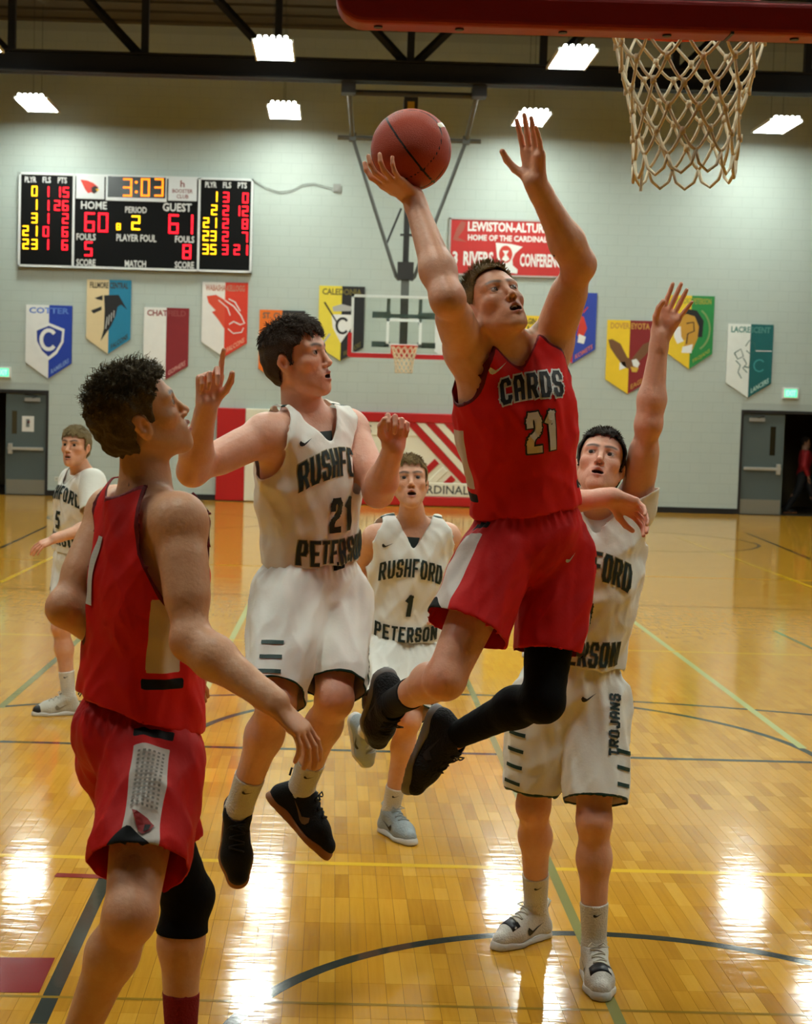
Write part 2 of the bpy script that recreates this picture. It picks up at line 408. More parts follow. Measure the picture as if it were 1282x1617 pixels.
# ================================================================== SCOREBOARD
SBO = .14
def sw(px, py, off=SBO): return P(px, py, WY - off)
sbl, sbt = sw(30, 271)[0], sw(214, 277)[2]; sbr, sbb = sw(397, 430)[0], sw(214, 426)[2]
sb = empty('scoreboard', ((sbl + sbr) / 2, WY, sbb), 'large black electronic scoreboard with glowing red and yellow digits and white frame', 'scoreboard')
m_face = mat('scoreboard_face', (5, 6, 6), rough=.6, spec=.15)
m_frame = mat('scoreboard_frame', (214, 218, 216), rough=.35)
MB().box((sbl, WY - SBO + .012, sbb), (sbr, WY - .004, sbt)).build('cabinet', m_face, sb)
fr = MB(); t = .042; fy0, fy1 = WY - SBO - .012, WY - SBO + .03
x1, x2 = sw(116, 350)[0], sw(314, 350)[0]
for a, b, c, d in ((sbl, sbr, sbt - t, sbt), (sbl, sbr, sbb, sbb + t)): fr.box((a, fy0, c), (b, fy1, d))
for x in (sbl + t / 2, sbr - t / 2, x1, x2): fr.box((x - t / 2, fy0, sbb), (x + t / 2, fy1, sbt))
fr.build('frame', m_frame, sb)
m_red = mat('led_red', (30, 4, 6), emit=(255, 20, 36), estr=4.5); m_yel = mat('led_yellow', (30, 26, 4), emit=(255, 190, 16), estr=4.0); m_org = mat('led_orange', (30, 14, 2), emit=(255, 120, 10), estr=4.0)
m_lab = mat('white_print', (215, 216, 212), rough=.5)
SEG = {'0': 'abcdef', '1': 'bc', '2': 'abged', '3': 'abgcd', '4': 'fgbc', '5': 'afgcd', '6': 'afgedc', '7': 'abc', '8': 'abcdefg', '9': 'abcdfg'}
def digit(ch, px, py, wpx, hpx, m):
    c = sw(px, py, SBO + .001); W, H = wpx / PXM, hpx / PXM; th = W * .17 + .006; y0, y1 = WY - SBO - .006, WY - SBO + .012
    x, z = c[0], c[2]; b = MB(); sg = SEG[ch]; g = .006; dots = []
    def line(xa, za, xb, zb):
        n = max(2, int(round(math.hypot(xb - xa, zb - za) / (th * .95)))) + 1
        for i in range(n):
            q = (xa + (xb - xa) * i / (n - 1), za + (zb - za) * i / (n - 1)); r = th * .5
            b.poly([(q[0] + r * math.cos(math.pi / 8 + k * math.pi / 4), q[1] + r * math.sin(math.pi / 8 + k * math.pi / 4)) for k in range(8)], y0, y1)
    hx, hz = W / 2 - th / 2, H / 2 - th / 2
    L = {'a': (-hx, hz, hx, hz), 'd': (-hx, -hz, hx, -hz), 'g': (-hx, 0, hx, 0), 'f': (-hx, 0, -hx, hz), 'e': (-hx, -hz, -hx, 0), 'b': (hx, 0, hx, hz), 'c': (hx, -hz, hx, 0)}
    if ch == '1': L = {'b': (hx, 0, hx, hz), 'c': (hx, -hz, hx, 0)}
    for s in sg:
        q = L[s]; line(x + q[0], z + q[1], x + q[2], z + q[3])
    return b.build('digit', m, sb)
def S6(u, v): return 20 + u * .3042, 260 + v * .3041      # position inside the zoomed view of the board
def num(s, u, v, w_, h_, gap, m):
    "right-aligned: u is the centre of the last digit"
    for i, ch in enumerate(reversed(s)):
        if ch == ' ': continue
        px, py = S6(u - i * gap, v - i * gap * .03); digit(ch, px, py, w_ * .3042, h_ * .3041, m)
for s, u, v in (('0', 113, 137), ('1', 113, 207), ('3', 113, 277), ('21', 113, 344), ('23', 113, 413)): num(s, u, v, 30, 52, 46, m_yel)
for s, u, v in (('1', 174, 140), ('1', 174, 211), ('1', 174, 279), ('0', 172, 347), ('1', 172, 414)): num(s, u, v, 30, 52, 46, m_red)
for s, u, v in (('15', 276, 143), ('26', 273, 213), ('2', 273, 280), ('6', 271, 349), ('6', 270, 417)): num(s, u, v, 30, 52, 42, m_red)
for s, u, v in (('1', 1048, 166), ('2', 1046, 235), ('21', 1044, 302), ('23', 1042, 370), ('35', 1041, 440)): num(s, u, v, 30, 52, 40, m_yel)
for s, u, v in (('3', 1108, 169), ('2', 1106, 238), ('2', 1105, 305), ('2', 1104, 373), ('3', 1103, 441)): num(s, u, v, 30, 52, 42, m_red)
for s, u, v in (('0', 1208, 173), ('12', 1207, 241), ('8', 1206, 308), ('7', 1205, 376), ('21', 1205, 443)): num(s, u, v, 30, 52, 42, m_red)
for s, u, v, gp in (('60', 469, 300, 70), ('61', 910, 310, 75)): num(s, u, v, 52, 98, gp, m_red)
num('2', 639, 302, 44, 74, 50, m_yel); num('8', 549, 322, 22, 34, 20, m_yel)
num('5', 393, 437, 40, 74, 50, m_red); num('8', 904, 452, 44, 74, 50, m_red)
for ch, u in (('3', 597), ('0', 689), ('3', 760)): num(ch, u, 119, 46, 92, 60, m_org)
cb2 = MB()
for v in (92, 142):
    q = sw(*S6(642, v)); cb2.poly([(q[0] + .025 * math.cos(k * math.pi / 4), q[2] + .025 * math.sin(k * math.pi / 4)) for k in range(8)], WY - SBO - .006, WY - SBO + .012)
cb2.build('colon', m_org, sb)
def sbt_text(s, u, v, wu, hv, bold=.02):
    q = sw(*S6(u, v), SBO - .008); put_text(s, (q[0], WY - SBO + .008, q[2]), hv * .3041 / PXM, m_lab, sb, wu * .3042 / PXM, bold)
for s, u, v, wu, hv in (('PLYR', 93, 77, 58, 30), ('FLS', 177, 79, 42, 30), ('PTS', 258, 81, 46, 30), ('PLYR', 1029, 104, 58, 30), ('FLS', 1113, 106, 42, 30), ('PTS', 1192, 108, 46, 30),
                        ('HOME', 422, 211, 132, 40), ('GUEST', 854, 222, 148, 42), ('PERIOD', 640, 235, 110, 32), ('PLAYER FOUL', 642, 381, 204, 36), ('FOULS', 381, 375, 98, 34), ('FOULS', 893, 388, 98, 34),
                        ('SCORE', 380, 508, 98, 34), ('MATCH', 637, 515, 108, 34), ('SCORE', 891, 521, 98, 34)): sbt_text(s, u, v, wu, hv)
def sb_panel(name, u0, u1, v0, v1, rgbm, off=.012):
    a, b = sw(*S6(u0, (v0 + v1) / 2)), sw(*S6(u1, (v0 + v1) / 2)); z0, z1 = sw(*S6((u0 + u1) / 2, v1))[2], sw(*S6((u0 + u1) / 2, v0))[2]
    return MB().box((a[0], WY - SBO - off, z0), (b[0], WY - SBO + .02, z1)).build(name, rgbm, sb)
m_gp = mat('grey_sponsor_panel', (206, 210, 210), rough=.5)
sb_panel('clock_frame', 484, 800, 58, 190, m_frame, .010); sb_panel('clock_window', 494, 794, 64, 172, mat('clock_glass', (18, 24, 22), rough=.2), .0145)
for o in [x for x in bpy.data.objects if x.name.startswith('digit') and x.data.materials[0] == m_org] + [bpy.data.objects['colon']]:
    for v in o.data.vertices: v.co.y -= .014
p1 = sb_panel('emblem_panel', 330, 476, 58, 178, m_gp, .013); p2 = sb_panel('sponsor_panel', 808, 956, 68, 188, m_gp, .013)
def emb(pts, m, name, root, fn, y0, y1, n=None):
    b = MB(); q = [fn(*p) for p in pts]; b.poly([(p[0], p[2]) for p in q], y0, y1); return b.build(name, m, root)
m_card = mat('emblem_red', (200, 56, 40), rough=.5); m_ink = mat('emblem_black', (20, 18, 20), rough=.5)
emb([(352, 78), (385, 82), (420, 96), (446, 118), (440, 140), (424, 152), (408, 144), (392, 150), (378, 132), (366, 108)], m_card, 'cardinal_head', sb, lambda u, v: sw(*S6(u, v)), WY - SBO - .017, WY - SBO)
emb([(410, 120), (428, 110), (444, 120), (440, 140), (424, 152), (412, 142)], m_ink, 'cardinal_mask', sb, lambda u, v: sw(*S6(u, v)), WY - SBO - .019, WY - SBO)
emb([(432, 124), (452, 130), (438, 140)], mat('emblem_yellow', (228, 180, 40), rough=.5), 'cardinal_beak', sb, lambda u, v: sw(*S6(u, v)), WY - SBO - .021, WY - SBO)
m_maroon = mat('maroon_print', (120, 40, 36), rough=.5)
for s, v, wu, hv in (('h', 100, 22, 34), ('BOOSTER', 138, 104, 20), ('CLUB', 166, 60, 20)):
    q = sw(*S6(882, v)); put_text(s, (q[0], WY - SBO - .0145, q[2]), hv * .3041 / PXM, m_maroon, sb, wu * .3042 / PXM, .02)
cb3 = MB()
for k in range(2):
    pts = [P(x, y + k * 3, WY - .02) for x, y in ((401, 285), (420, 296), (440, 303), (462, 300), (478, 291), (495, 289), (512, 294), (525, 297))]; cb3.tube(pts, .005, 6)
cable = cb3.build('cable', mat('grey_cable', (120, 122, 116), rough=.6), None, label='grey power cable drooping along the wall beside the scoreboard', cat='cable')
MB().box((wp(534, 0)[0], WY - .04, wp(540, 304)[2]), (wp(546, 0)[0], WY - .001, wp(540, 291)[2])).box((wp(535, 0)[0] + .01, WY - .05, wp(540, 302)[2]), (wp(545, 0)[0] - .02, WY - .04, wp(540, 293)[2])).build('junction_box', mat('box_grey', (150, 152, 146)), None, label='small grey junction box where the scoreboard cable ends on the wall', cat='junction box')

# ================================================================== BANNERS
def cloth(n, rgb): return mat(n, rgb, rough=.75, bump=.15, bscale=14, var=.08, vscale=6)
def banner(x0, x1, yt, ys, ytip, ca, cb, words, foot, tcol, label, emblem=None, tcol2=None):
    c = wp((x0 + x1) / 2, yt); zt = wp((x0 + x1) / 2, yt)[2]; zs = wp((x0 + x1) / 2, ys)[2]; zp = wp((x0 + x1) / 2, ytip)[2]
    xa, xb = wp(x0, (yt + ys) / 2)[0], wp(x1, (yt + ys) / 2)[0]; xm = (xa + xb) / 2
    e = empty('school_banner', (xm, WY, zp), label, 'banner', 'school pennants on the gym wall')
    ya, yb = WY - .035, WY - .012
    MB().poly([(xa, zt), (xm, zt), (xm, zp), (xa, zs)], ya, yb).build('left_half', cloth(*ca), e)
    MB().poly([(xm, zt), (xb, zt), (xb, zs), (xm, zp)], ya, yb).build('right_half', cloth(*cb), e)
    W = xb - xa; H = zt - zs
    if words:
        ws = words if isinstance(words, (list, tuple)) else [words]
        for i, s in enumerate(ws):
            put_text(s, (xm, ya - .003, zt - H * (.095 + .13 * i)), H * .105, mat(*tcol) if not isinstance(tcol, bpy.types.Material) else tcol, e, W * .86, .03)
    if foot:
        o = put_text(foot, (0, ya - .003, 0), H * .085, mat(*(tcol2 or tcol)), e, W * .38, .02, name='foot_lettering')
        ang = math.atan2(zs - zp, xb - xm); co = np.empty(len(o.data.vertices) * 3); o.data.vertices.foreach_get('co', co); co = co.reshape(-1, 3)
        cxx, czz = (xm + xb) / 2, (zp + zs) / 2 + H * .085
        n = co.copy(); n[:, 0] = cxx + co[:, 0]; n[:, 2] = czz + co[:, 2] + co[:, 0] * math.tan(ang); o.data.vertices.foreach_set('co', n.ravel()); o.data.update()
    def U(u, v): return (xa + u * W, zt - v * (zt - zp))    # 0..1 inside the banner
    def shape(pts, m, name='emblem', lift=.004): return MB().poly([U(*p) for p in pts], ya - lift, ya + .001).build(name, m, e)
    def line(pts, m, wdt=.014, name='emblem_line', lift=.007):
        b = MB(); q = [np.array(U(*p)) for p in pts]; n = len(q); lf = []; rt = []
        for i in range(n):
            t = q[min(i + 1, n - 1)] - q[max(i - 1, 0)]; t = t / (np.linalg.norm(t) + 1e-9); nn = np.array([-t[1], t[0]]) * wdt / 2; lf.append(q[i] + nn); rt.append(q[i] - nn)
        b.add([(p[0], ya - lift, p[1]) for p in lf + rt], [(i, i + 1, i + 1 + n, i + n) for i in range(n - 1)]); return b.build(name, m, e)
    if emblem: emblem(shape, line)
    return e
def fan(c, r, a0, a1, n=12): return [(c[0] + r[0] * math.cos(math.radians(a0 + (a1 - a0) * i / n)), c[1] - r[1] * math.sin(math.radians(a0 + (a1 - a0) * i / n))) for i in range(n + 1)]
m_bw = mat('banner_white', (224, 226, 222), rough=.7); m_bb = mat('banner_black', (22, 22, 24), rough=.7)
m_navy = mat('banner_navy', (22, 52, 140), rough=.7)
def e_shield(shape, line):
    shape([(.19, .32), (.5, .24), (.84, .32), (.82, .50), (.68, .66), (.5, .75), (.32, .66), (.2, .5)], m_bw)
    shape([(.24, .35), (.5, .28), (.79, .35), (.77, .49), (.65, .62), (.5, .70), (.36, .62), (.25, .49)], m_navy, lift=.006)
    line([(p[0], p[1]) for p in fan((.5, .47), (.16, .13), 40, 320, 14)], m_bw, .075)
banner(41, 114, 482, 573, 598, ('cotter_white', (222, 224, 220)), ('cotter_blue', (22, 58, 160)), 'COTTER', 'RAMBLERS', ('banner_blue_ink', (84, 122, 200)), 'white and blue pennant with a white letter C on a shield, above the left doorway', e_shield, ('banner_pale_ink', (120, 150, 210)))
def e_falcon(shape, line):
    shape([(.39, .21), (.72, .20), (.92, .40), (.78, .33), (.70, .36), (.66, .48), (.56, .62), (.33, .83), (.40, .66), (.41, .40)], m_bb)
    for i in range(4): line([(.44 + .06 * i, .66 - .05 * i), (.47 + .05 * i, .50 - .03 * i)], m_bw, .012)
    shape([(.18, .25), (.36, .21), (.36, .28), (.25, .27)], m_bb); shape([(.10, .42), (.34, .36), (.34, .41), (.16, .46)], m_bb)
banner(137, 207, 442, 535, 559, ('falcon_cream', (216, 196, 152)), ('falcon_teal', (24, 122, 156)), 'FILLMORE CENTRAL', 'FALCONS', ('banner_dark_ink', (48, 42, 30)), 'cream and teal pennant with a black falcon emblem', e_falcon)
banner(227, 298, 486, 577, 600, ('chat_white', (222, 222, 216)), ('chat_maroon', (128, 26, 32)), 'CHATFIELD', 'GOPHERS', ('banner_maroon_ink', (140, 60, 58)), 'white and maroon pennant lettered CHATFIELD, without an emblem', None, ('banner_pink_ink', (196, 140, 132)))
def e_bird(shape, line):
    m = mat('banner_orange_ink', (208, 70, 40)); 
    shape([(.10, .19), (.30, .17), (.50, .24), (.50, .62), (.36, .50), (.22, .40), (.30, .38), (.14, .28)], m)
    line([(.5, .24), (.70, .32), (.86, .44), (.94, .54), (.84, .56), (.70, .52), (.60, .56)], m_bw, .022); line([(.58, .22), (.72, .26), (.84, .38)], m_bw, .02); line([(.58, .62), (.70, .68), (.88, .66), (.92, .60)], m_bw, .018); line([(.36, .24), (.56, .34), (.62, .44)], m_bw, .018)
banner(319, 391, 446, 541, 564, ('wab_white', (222, 220, 214)), ('wab_red', (206, 54, 30)), 'WABASHA-KELLOGG', 'FALCONS', ('banner_tan_ink', (176, 118, 96)), 'white and orange-red pennant with a diving bird outlined in white', e_bird, ('banner_peach_ink', (222, 158, 130)))
banner(409, 481, 490, 583, 606, ('char_orange', (226, 112, 24)), ('char_black', (34, 32, 34)), 'ST. CHARLES', 'SAINTS', ('banner_grey_ink', (96, 84, 72)), 'orange and black pennant lettered ST. CHARLES', None)
def e_cal(shape, line):
    shape([(.28, .38), (.76, .38), (.72, .56), (.5, .76), (.32, .56)], m_bw, lift=.005)
    line(fan((.53, .53), (.13, .10), 40, 320, 12), m_bb, .05); line([(.12, .22), (.42, .50)], m_bb, .03); line([(.26, .64), (.12, .76)], mat('banner_silver', (170, 172, 168)), .04)
    shape([(.30, .28), (.50, .24), (.72, .27), (.70, .33), (.32, .34)], mat('banner_silver', (170, 172, 168)))
banner(503, 575, 452, 548, 570, ('cal_yellow', (226, 208, 66)), ('cal_black', (30, 30, 32)), 'CALEDONIA', 'WARRIORS', ('banner_ochre_ink', (108, 98, 40)), 'yellow and black pennant with a letter C on a white shield', e_cal)
banner(687, 758, 458, 556, 578, ('plain_white', (222, 224, 222)), ('plain_black', (34, 34, 36)), None, None, None, 'white and black pennant beside the far backboard, mostly hidden by a raised arm', None)
banner(779, 850, 498, 590, 613, ('pem_yellow', (232, 198, 50)), ('pem_yellow_b', (230, 194, 46)), ['PLAINVIEW-ELGIN', 'MILLVILLE'], 'BULLDOGS', ('banner_green_ink', (60, 66, 30)), 'all yellow pennant below the red conference sign', None)
def e_man(shape, line):
    o = mat('banner_scarlet', (200, 54, 34)); shape([(.55, .30), (.72, .34), (.80, .50), (.70, .66), (.58, .60), (.62, .45)], o); shape([(.62, .58), (.78, .62), (.74, .72), (.60, .70)], m_bw, lift=.006); line([(.70, .28), (.80, .20)], o, .03)
banner(870, 941, 462, 551, 574, ('kas_red', (196, 48, 40)), ('kas_blue', (42, 66, 160)), None, 'KOMETS', ('banner_salmon_ink', (206, 110, 90)), 'red and blue pennant with a scarlet emblem, behind the raised arm', e_man)
def e_eagle(shape, line):
    br = mat('eagle_brown', (112, 74, 40)); 
    shape([(.03, .27), (.12, .26), (.30, .32), (.46, .50), (.56, .54), (.62, .62), (.50, .66), (.38, .62), (.22, .50), (.08, .38)], br)
    shape([(.54, .54), (.66, .44), (.80, .32), (.98, .27), (.96, .38), (.84, .48), (.68, .58), (.60, .60)], br)
    shape([(.30, .58), (.40, .56), (.46, .64), (.30, .68)], m_bw); shape([(.56, .54), (.66, .52), (.74, .58), (.70, .64), (.60, .62)], m_bw, lift=.006); shape([(.54, .63), (.72, .64), (.68, .70), (.58, .70)], mat('eagle_talon', (210, 170, 60)), lift=.007)
banner(957, 1029, 506, 600, 622, ('dov_yellow', (232, 196, 36)), ('dov_maroon', (130, 28, 30)), 'DOVER EYOTA', 'EAGLES', ('banner_gold_ink', (190, 140, 60)), 'yellow and maroon pennant with a flying brown eagle', e_eagle)
def e_helm(shape, line):
    g = mat('helmet_gold', (190, 142, 44)); 
    shape([(.18, .42), (.24, .30), (.40, .22), (.60, .26), (.70, .40), (.66, .58), (.56, .74), (.36, .74), (.40, .60), (.30, .62), (.16, .60)], g)
    shape([(.24, .28), (.40, .18), (.62, .20), (.78, .34), (.76, .56), (.66, .56), (.68, .42), (.58, .28), (.40, .25)], m_bb, lift=.006)
    shape([(.14, .44), (.28, .42), (.30, .56), (.36, .62), (.22, .66), (.14, .56)], m_bw, lift=.006); line([(.40, .38), (.56, .36), (.58, .48), (.44, .52), (.42, .66)], m_bb, .025); shape([(.34, .70), (.56, .66), (.54, .78), (.32, .78)], m_bw, lift=.007)
    line(fan((.52, .46), (.40, .30), 60, -60, 14), mat('wreath_sage', (120, 150, 90)), .035)
banner(1054, 1126, 467, 558, 583, ('rp_yellow', (226, 192, 40)), ('rp_green', (34, 130, 64)), 'RUSHFORD PETERSON', 'TROJANS', ('banner_leaf_ink', (150, 152, 50)), 'yellow and green pennant with a golden crested helmet, behind the lifted hand', e_helm)
def e_lan(shape, line):
    t = mat('banner_teal_ink', (30, 92, 84)); 
    for pts in ([(.16, .40), (.30, .34), (.36, .44), (.24, .48), (.16, .40)], [(.40, .30), (.48, .22), (.60, .26), (.62, .36), (.50, .40), (.42, .36)], [(.20, .50), (.30, .56), (.26, .66), (.34, .74)], [(.36, .46), (.44, .54), (.36, .60), (.46, .66)], [(.52, .42), (.50, .58), (.38, .58), (.56, .60)]): line(pts, t, .018)
    line([(.62, .36), (.98, .36)], m_bw, .014); line(fan((.72, .56), (.12, .08), 40, 320, 10), mat('banner_aqua', (60, 150, 150)), .02)
banner(1147, 1219, 512, 605, 628, ('lac_white', (220, 226, 220)), ('lac_teal', (8, 92, 92)), 'LACRESCENT', 'LANCERS', ('banner_sea_ink', (70, 130, 122)), 'white and teal pennant with a line-drawn lancer, above the right doorway', e_lan, ('banner_mint_ink', (170, 206, 196)))

# ================================================================== CONFERENCE SIGN
def sg(px, py, off=.05): return P(px, py, WY - off)
cl, ct = sg(710, 345)[0], sg(804, 346)[2]; cr_, cbz = sg(899, 440)[0], sg(804, 437)[2]
cs = empty('conference_sign', ((cl + cr_) / 2, WY, cbz), 'red wall sign reading LEWISTON-ALTURA HOME OF THE CARDINALS 3 RIVERS CONFERENCE', 'sign')
MB().box((cl + .02, WY - .04, cbz + .02), (cr_ - .02, WY - .003, ct - .02)).build('panel', mat('sign_red', (186, 38, 34), rough=.5), cs)
fb = MB()
for a, b, c, d in ((cl, cr_, ct - .035, ct), (cl, cr_, cbz, cbz + .035), (cl, cl + .035, cbz, ct), (cr_ - .035, cr_, cbz, ct)): fb.box((a, WY - .055, c), (b, WY - .003, d))
fb.build('frame', mat('sign_frame', (176, 170, 164), rough=.4, metal=.3), cs)
def R5(u, v): return 560 + u * .312, 160 + v * .312
for s, u, v, wu, hv in (('LEWISTON-ALTURA', 782, 638, 414, 48), ('HOME OF THE CARDINALS', 782, 694, 414, 30), ('3', 508, 792, 26, 66), ('RIVERS', 626, 796, 150, 72), ('CONFERENCE', 950, 806, 226, 66)):
    q = sg(*R5(u, v)); put_text(s, (q[0], WY - .042, q[2]), hv * .312 / PXM, m_bw, cs, wu * .312 / PXM, .035)
emb([(714, 716), (790, 722), (850, 736), (812, 770), (798, 800), (800, 830), (824, 852), (822, 872), (790, 868), (752, 860), (748, 810), (722, 800)], m_bw, 'state_outline', cs, lambda u, v: sg(*R5(u, v)), WY - .046, WY - .03)
emb(fan((764, 774), (34, 44), 0, 360, 20)[:-1], m_card, 'crest', cs, lambda u, v: sg(*R5(u, v)), WY - .049, WY - .03)
emb([(748, 756), (780, 756), (768, 776), (784, 800), (764, 812), (744, 800), (760, 776)], m_bw, 'crest_figure', cs, lambda u, v: sg(*R5(u, v)), WY - .052, WY - .03)
for k, (uo, sgn) in enumerate(((530, 1), (1022, -1))):
    emb([(uo - sgn * 34, 700), (uo - sgn * 12, 640), (uo + sgn * 10, 606), (uo + sgn * 34, 612), (uo + sgn * 22, 650), (uo - sgn * 8, 690), (uo + sgn * 40, 710), (uo - sgn * 10, 706)], mat('cardinal_print', (160, 84, 70)), 'cardinal_print', cs, lambda u, v: sg(*R5(u, v)), WY - .045, WY - .03)

# ================================================================== WALL PADS
m_padr = mat('red_vinyl', (178, 16, 18), rough=.35, bump=.1, bscale=6); m_padw = mat('white_vinyl', (226, 222, 198), rough=.35, bump=.1, bscale=6)
PO = .12
def pw_(px, py): q = P(px, py, WY - PO); return q[0], q[2]
zp1, zp0 = P(608, 651, WY - PO)[2], P(608, 797, WY - PO)[2]
pad = empty('wall_padding', (pw_(608, 800)[0], WY, 0), 'red and white padded wall mats with diagonal bolsters and CARDINALS lettering', 'wall padding')
def padbox(x0, x1, z0, z1, m, name, d=PO, bev=.02): return MB().box((x0, WY - d, z0), (x1, WY - .002, z1)).build(name, m, pad, bevel=bev, bseg=3)
xs = [pw_(x, 725)[0] for x in (341, 386, 466, 751, 832, 877)]
padbox(xs[0], xs[1], zp0, zp1, m_padr, 'red_mat'); padbox(xs[1], xs[2], zp0, zp1, m_padw, 'white_mat'); padbox(xs[3], xs[4], zp0, zp1, m_padw, 'white_mat'); padbox(xs[4], xs[5], zp0, zp1, m_padr, 'red_mat')
bar = 15 / PXM; strip = 22 / PXM; c0, c1 = xs[2], xs[3]; cm = (c0 + c1) / 2
padbox(c0, c1, zp1 - bar, zp1, m_padr, 'red_bar', .14); padbox(c0, c1, zp0, zp0 + bar, m_padr, 'red_bar', .14)
padbox(c0, c1, zp0 + bar, zp0 + bar + strip, m_padw, 'lettered_strip', .13); padbox(c0, c1, zp1 - bar - strip, zp1 - bar, m_padw, 'lettered_strip', .105)
fz0, fz1 = zp0 + bar + strip, zp1 - bar
padbox(c0, c1, fz0, fz1, m_padw, 'white_field', .09)
def clip_bolster(p, q, w, m):
    "diagonal padded roll clipped to the field rectangle"
    (ax, az), (bx, bz) = p, q; d = np.array([bx - ax, bz - az]); d /= np.linalg.norm(d); n = np.array([-d[1], d[0]]) * w / 2
    poly = [np.array(p) + n, np.array(q) + n, np.array(q) - n, np.array(p) - n]
    for axis, lim, sgn in ((0, c0 + .01, 1), (0, c1 - .01, -1), (1, fz0, 1), (1, fz1, -1)):
        out = []
        for i in range(len(poly)):
            A, B = poly[i], poly[(i + 1) % len(poly)]; da, db = sgn * (A[axis] - lim), sgn * (B[axis] - lim)
            if da >= 0: out.append(A)
            if da * db < 0: out.append(A + (B - A) * da / (da - db))
        poly = out
        if len(poly) < 3: return
    MB().poly([tuple(a) for a in poly][::-1], WY - .118, WY - .07).build('bolster', m, pad, bevel=.012, bseg=3)
bw = .165
A0 = pw_(650, 668); A1 = pw_(737, 762)
dx, dz = A1[0] - A0[0], A1[1] - A0[1]
for s in (1, -1):
    for k in range(5):
        m = m_padr if k % 2 == 0 else m_padw; ox = k * .185
        a = (A0[0] + ox - dx * .4, A0[1] - dz * .4); b = (A1[0] + ox + dx * .5, A1[1] + dz * .5)
        if s < 0: a = (2 * cm - a[0], a[1]); b = (2 * cm - b[0], b[1])
        clip_bolster(a, b, bw, m)
    for k in range(3):
        m = m_padr if k % 2 == 0 else m_padw
        # short counter-diagonal bolsters meeting the long ones from below
        e1 = pw_(690 + 13 * k, 728 + 13 * k); e0 = (e1[0] - .75, e1[1] - .75 * abs(dz / dx))
        if s < 0: e1 = (2 * cm - e1[0], e1[1]); e0 = (2 * cm - e0[0], e0[1])
        clip_bolster(e0, e1, bw * .8, m)
m_pinK = mat('pad_lettering', (40, 44, 38), rough=.5)
q0, q1 = pw_(672, 774), pw_(748, 774)
lw = (q1[0] - cm) * 2
put_text('LEWISTON-ALTURA  CARDINALS', ((cm), WY - .133, zp0 + bar + strip * .5), strip * .62, m_pinK, pad, lw, .012)
put_text('S', (pw_(583, 675)[0], WY - .108, zp1 - bar - strip * .55), strip * .6, m_pinK, pad, None, .012)
def pademb(pts, m, name, lift): MB().poly([pw_(*p) for p in pts], WY - .09 - lift, WY - .08).build(name, m, pad)
pademb([(594, 715), (604, 722), (612, 712), (626, 716), (630, 738), (620, 756), (606, 752), (598, 738)], m_card, 'cardinal_emblem', .006)
pademb([(595, 714), (606, 719), (604, 726), (594, 722)], m_card, 'cardinal_wing', .009); pademb(fan((607, 710), (4, 4), 0, 360, 10)[:-1], mat('emblem_yellow', (228, 180, 40)), 'cardinal_crest', .009); pademb([(597, 731), (606, 730), (604, 738), (597, 738)], m_ink, 'cardinal_mask', .009)
MB().box((xs[0], WY - .10, .0), (xs[5], WY - .0135, zp0 - .001)).build('plinth', m_black, pad)

# ================================================================== DOORS, EXIT SIGNS
m_door = mat('grey_door_paint', (80, 92, 90), rough=.45, var=.05, vscale=2); m_kick = mat('kick_plate', (150, 150, 138), rough=.4, metal=.6); m_bar = mat('push_bar_metal', (196, 196, 186), rough=.3, metal=.5); m_df = mat('dark_door_frame', (28, 26, 24), rough=.5)
def door(i, xa, xb, d0, d1, handle_right, window, notice):
    fr = MB(); t = .05
    fr.box((d0, WY - .006, dzt - .06), (d1, WY + .2, dzt)); fr.box((d0, WY - .006, 0), (d0 + t, WY + .2, dzt - .06)); fr.box((d1 - t, WY - .006, 0), (d1, WY + .2, dzt - .06))
    fr.build('trim_%d' % i, m_df, kind='structure')
    y0 = WY + .06; z1 = dzt - .065
    D = MB().box((xa, y0, .012), (xb, y0 + .045, z1)).build('door_%d' % i, m_door, kind='structure')
    MB().box((xa + .02, y0 - .004, .02), (xb - .02, y0, .31)).build('kick_plate', m_kick, D)
    zb = .93; hx = xb - .1 if handle_right else xa + .1
    MB().box((xa + .05, y0 - .07, zb - .03), (xb - .05, y0 - .02, zb + .03)).build('push_bar', m_bar, D, bevel=.008)
    MB().box((hx - .04, y0 - .075, zb - .11), (hx + .04, y0 - .001, zb + .10)).build('push_bar_latch', m_bar, D, bevel=.008)
    cxx = xa + .28 if handle_right else xb - .28
    MB().box((cxx - .15, y0 - .06, z1 - .16), (cxx + .15, y0 - .001, z1 - .09)).build('door_closer', mat('closer', (150, 148, 140), rough=.4), D)
    MB().tube([(cxx, y0 - .04, z1 - .10), (cxx + .12, y0 - .16, z1 - .05), (cxx - .15, y0 - .05, z1 - .02)], .01, 6).build('closer_arm', m_df, D)
    if window: MB().box((xb - .28, y0 - .003, 1.2), (xb - .17, y0 + .001, 1.78)).build('vision_panel', mat('door_glass', (40, 36, 22), rough=.1), D)
    if notice:
        N_ = MB().box((xa + .32, y0 - .004, 1.27), (xa + .56, y0 - .0005, 1.58)).build('notice', mat('paper', (214, 212, 204)), D)
        MB().poly([(xa + .45 + .03 * math.cos(k), 1.46 + .03 * math.sin(k)) for k in np.linspace(0, 6.28, 9)[:-1]], y0 - .006, y0 - .003).build('notice_mark', m_card, D)
        MB().box((xa + .40, y0 - .006, 1.36), (xa + .47, y0 - .003, 1.52)).build('notice_print', mat('grey_print', (120, 124, 120)), D)
        MB().box((xa + .12, y0 - .003, 1.22), (xa + .22, y0 + .001, 1.68)).build('vision_panel', mat('door_glass_b', (72, 66, 46), rough=.1), D)
xdl = wp(8, 700)[0]; xdr = wp(1237, 740)[0]
door(1, xdl, dl1 - .05, dl0, dl1, False, False, True)
door(2, dr0 + .05, xdr, dr0, dr1, True, True, False)
